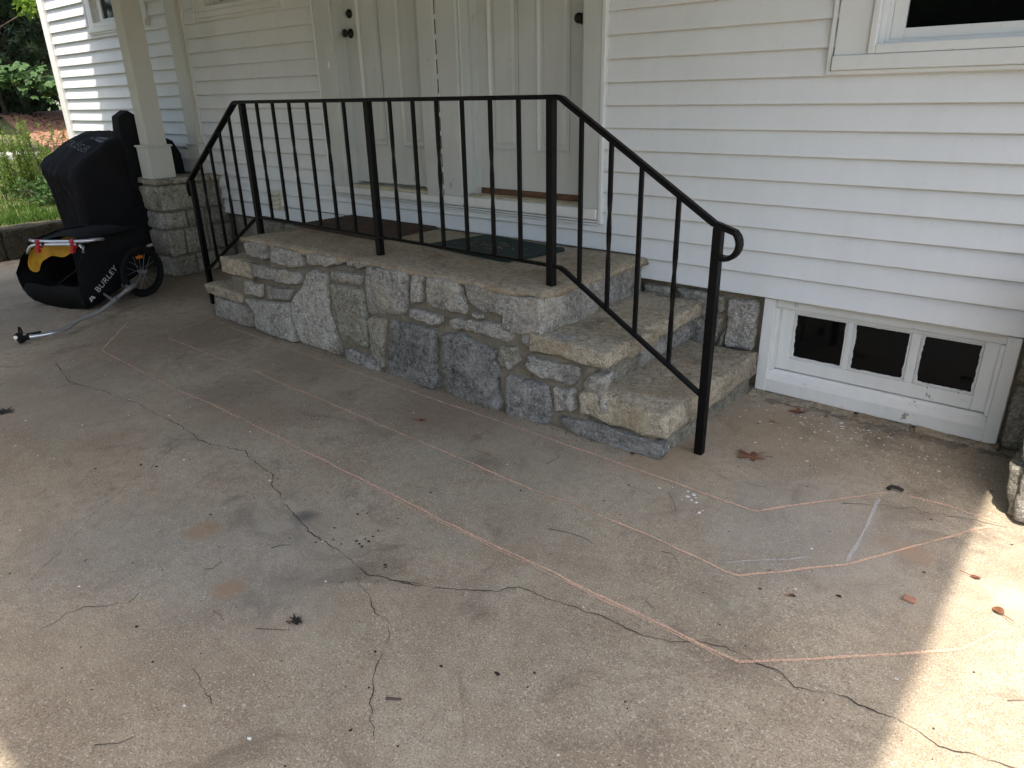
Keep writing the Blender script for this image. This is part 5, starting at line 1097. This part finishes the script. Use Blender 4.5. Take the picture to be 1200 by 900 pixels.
tag(obj('moss_tuft', bm, M['debris'], origin=(x, y, 0.003)), 'dark tuft of rotted catkins on the open concrete', 'tuft')
TWL = ['bent twig just below the long crack, right of the upper rust stain', 'hooked twig between the two rust stains', 'short straight twig left of the lower rust stain', 'short curved twig just below the lower rust stain',
       'long curved twig between the outer and middle chalk lines', 'small bent twig just below the middle chalk line', 'short dark stick right of the outer chalk line, near its lower corner', 'twig lying left of the dark tuft and touching it', 'long faint twig near the lower left corner',
       'thick broken stick by the seeds in the lower middle', 'twig at the right edge in the sunlit strip', 'thin twig curling just past the middle chalk line', 'short forked twig between the two inner chalk lines']
for i, tw in enumerate(TWIGS):
    bm = bmesh.new(); tube(bm, [(a, b, dz(a, b) + 0.002) for a, b in tw], 0.0013 if i != 9 else 0.004, 5, 0.0007 if i != 9 else 0.003); tag(obj('twig', bm, M['twig'], origin=(tw[0][0], tw[0][1], 0.003)), TWL[i], 'twig', 'thin twigs on the concrete')
# seeds, paint flakes and grit too small to count
bm = bmesh.new()
def crumb(bm, x, y, r, fl=0.5):
    n = 6; zb = dz(x, y) - 0.001; ph = rng.uniform(0, 6); rs = [r * rng.uniform(0.6, 1.3) for _ in range(n)]; st = rng.uniform(0.6, 1.7)
    lo = [bm.verts.new((x + rs[i] * st * math.cos(ph + i * 1.047), y + rs[i] * math.sin(ph + i * 1.047), zb)) for i in range(n)]; t = bm.verts.new((x + r * .2, y, zb + r * fl + 0.001))
    for i in range(n): bm.faces.new((lo[i], lo[(i + 1) % n], t))
for (x, y) in SPOTS: crumb(bm, x, y, rng.uniform(0.0035, 0.0075))
for k in range(420):
    x = rng.uniform(-7.2, 0.1); y = rng.uniform(-3.2, -0.95) if x < -1.2 else rng.uniform(-3.2, -0.1); crumb(bm, x, y, rng.uniform(0.001, 0.0042) * (1.4 if x < -4 else 1))
for k in range(160):
    x = rng.uniform(-5.1, -1.3); crumb(bm, x, -1.05 - abs(rng.gauss(0, 0.03)) + 0.02, rng.uniform(0.0012, 0.004) * (2 if rng.random() < 0.12 else 1))
tag(obj('seed_husks', bm, M['debris']), 'dark seeds and crumbs scattered over the concrete', kind='stuff')
bm = bmesh.new()
for k in range(110):
    x = rng.uniform(-6.6, -0.1); y = rng.uniform(-3.1, -1.15); crumb(bm, x, y, rng.uniform(0.0018, 0.005), 0.25)
for k in range(150):
    x = rng.gauss(-0.72, 0.24); y = -0.12 - abs(rng.gauss(0, 0.22)); crumb(bm, x, y, rng.uniform(0.0018, 0.006), 0.2)
for k in range(10): crumb(bm, -1.05 + rng.gauss(0, 0.05), -1.24 + rng.gauss(0, 0.04), rng.uniform(0.004, 0.01), 0.2)
tag(obj('paint_flakes', bm, M['flake']), 'white paint flakes scattered on the concrete', kind='stuff')
# broken mortar edge below the basement window
for k, (a, b, d) in enumerate(((-1.30, -0.98, 0.085), (-0.97, -0.78, 0.055), (-0.77, -0.52, 0.075), (-0.50, -0.17, 0.06))):
    o = block_stone('cement_skirt', a, b, -d, 0.03, -0.03, 0.014, M['skirt'], drive, 0.018, 500 + k * 3, rnd=0.006)
bm = bmesh.new(); 
for k in range(90):
    x = rng.uniform(-1.28, -0.15); crumb(bm, x, -0.05 - abs(rng.gauss(0, 0.035)), rng.uniform(0.006, 0.03), 0.35)
tag(obj('mortar_crumbs', bm, M['mortar']), 'broken mortar crumbs below the basement window', kind='stuff')
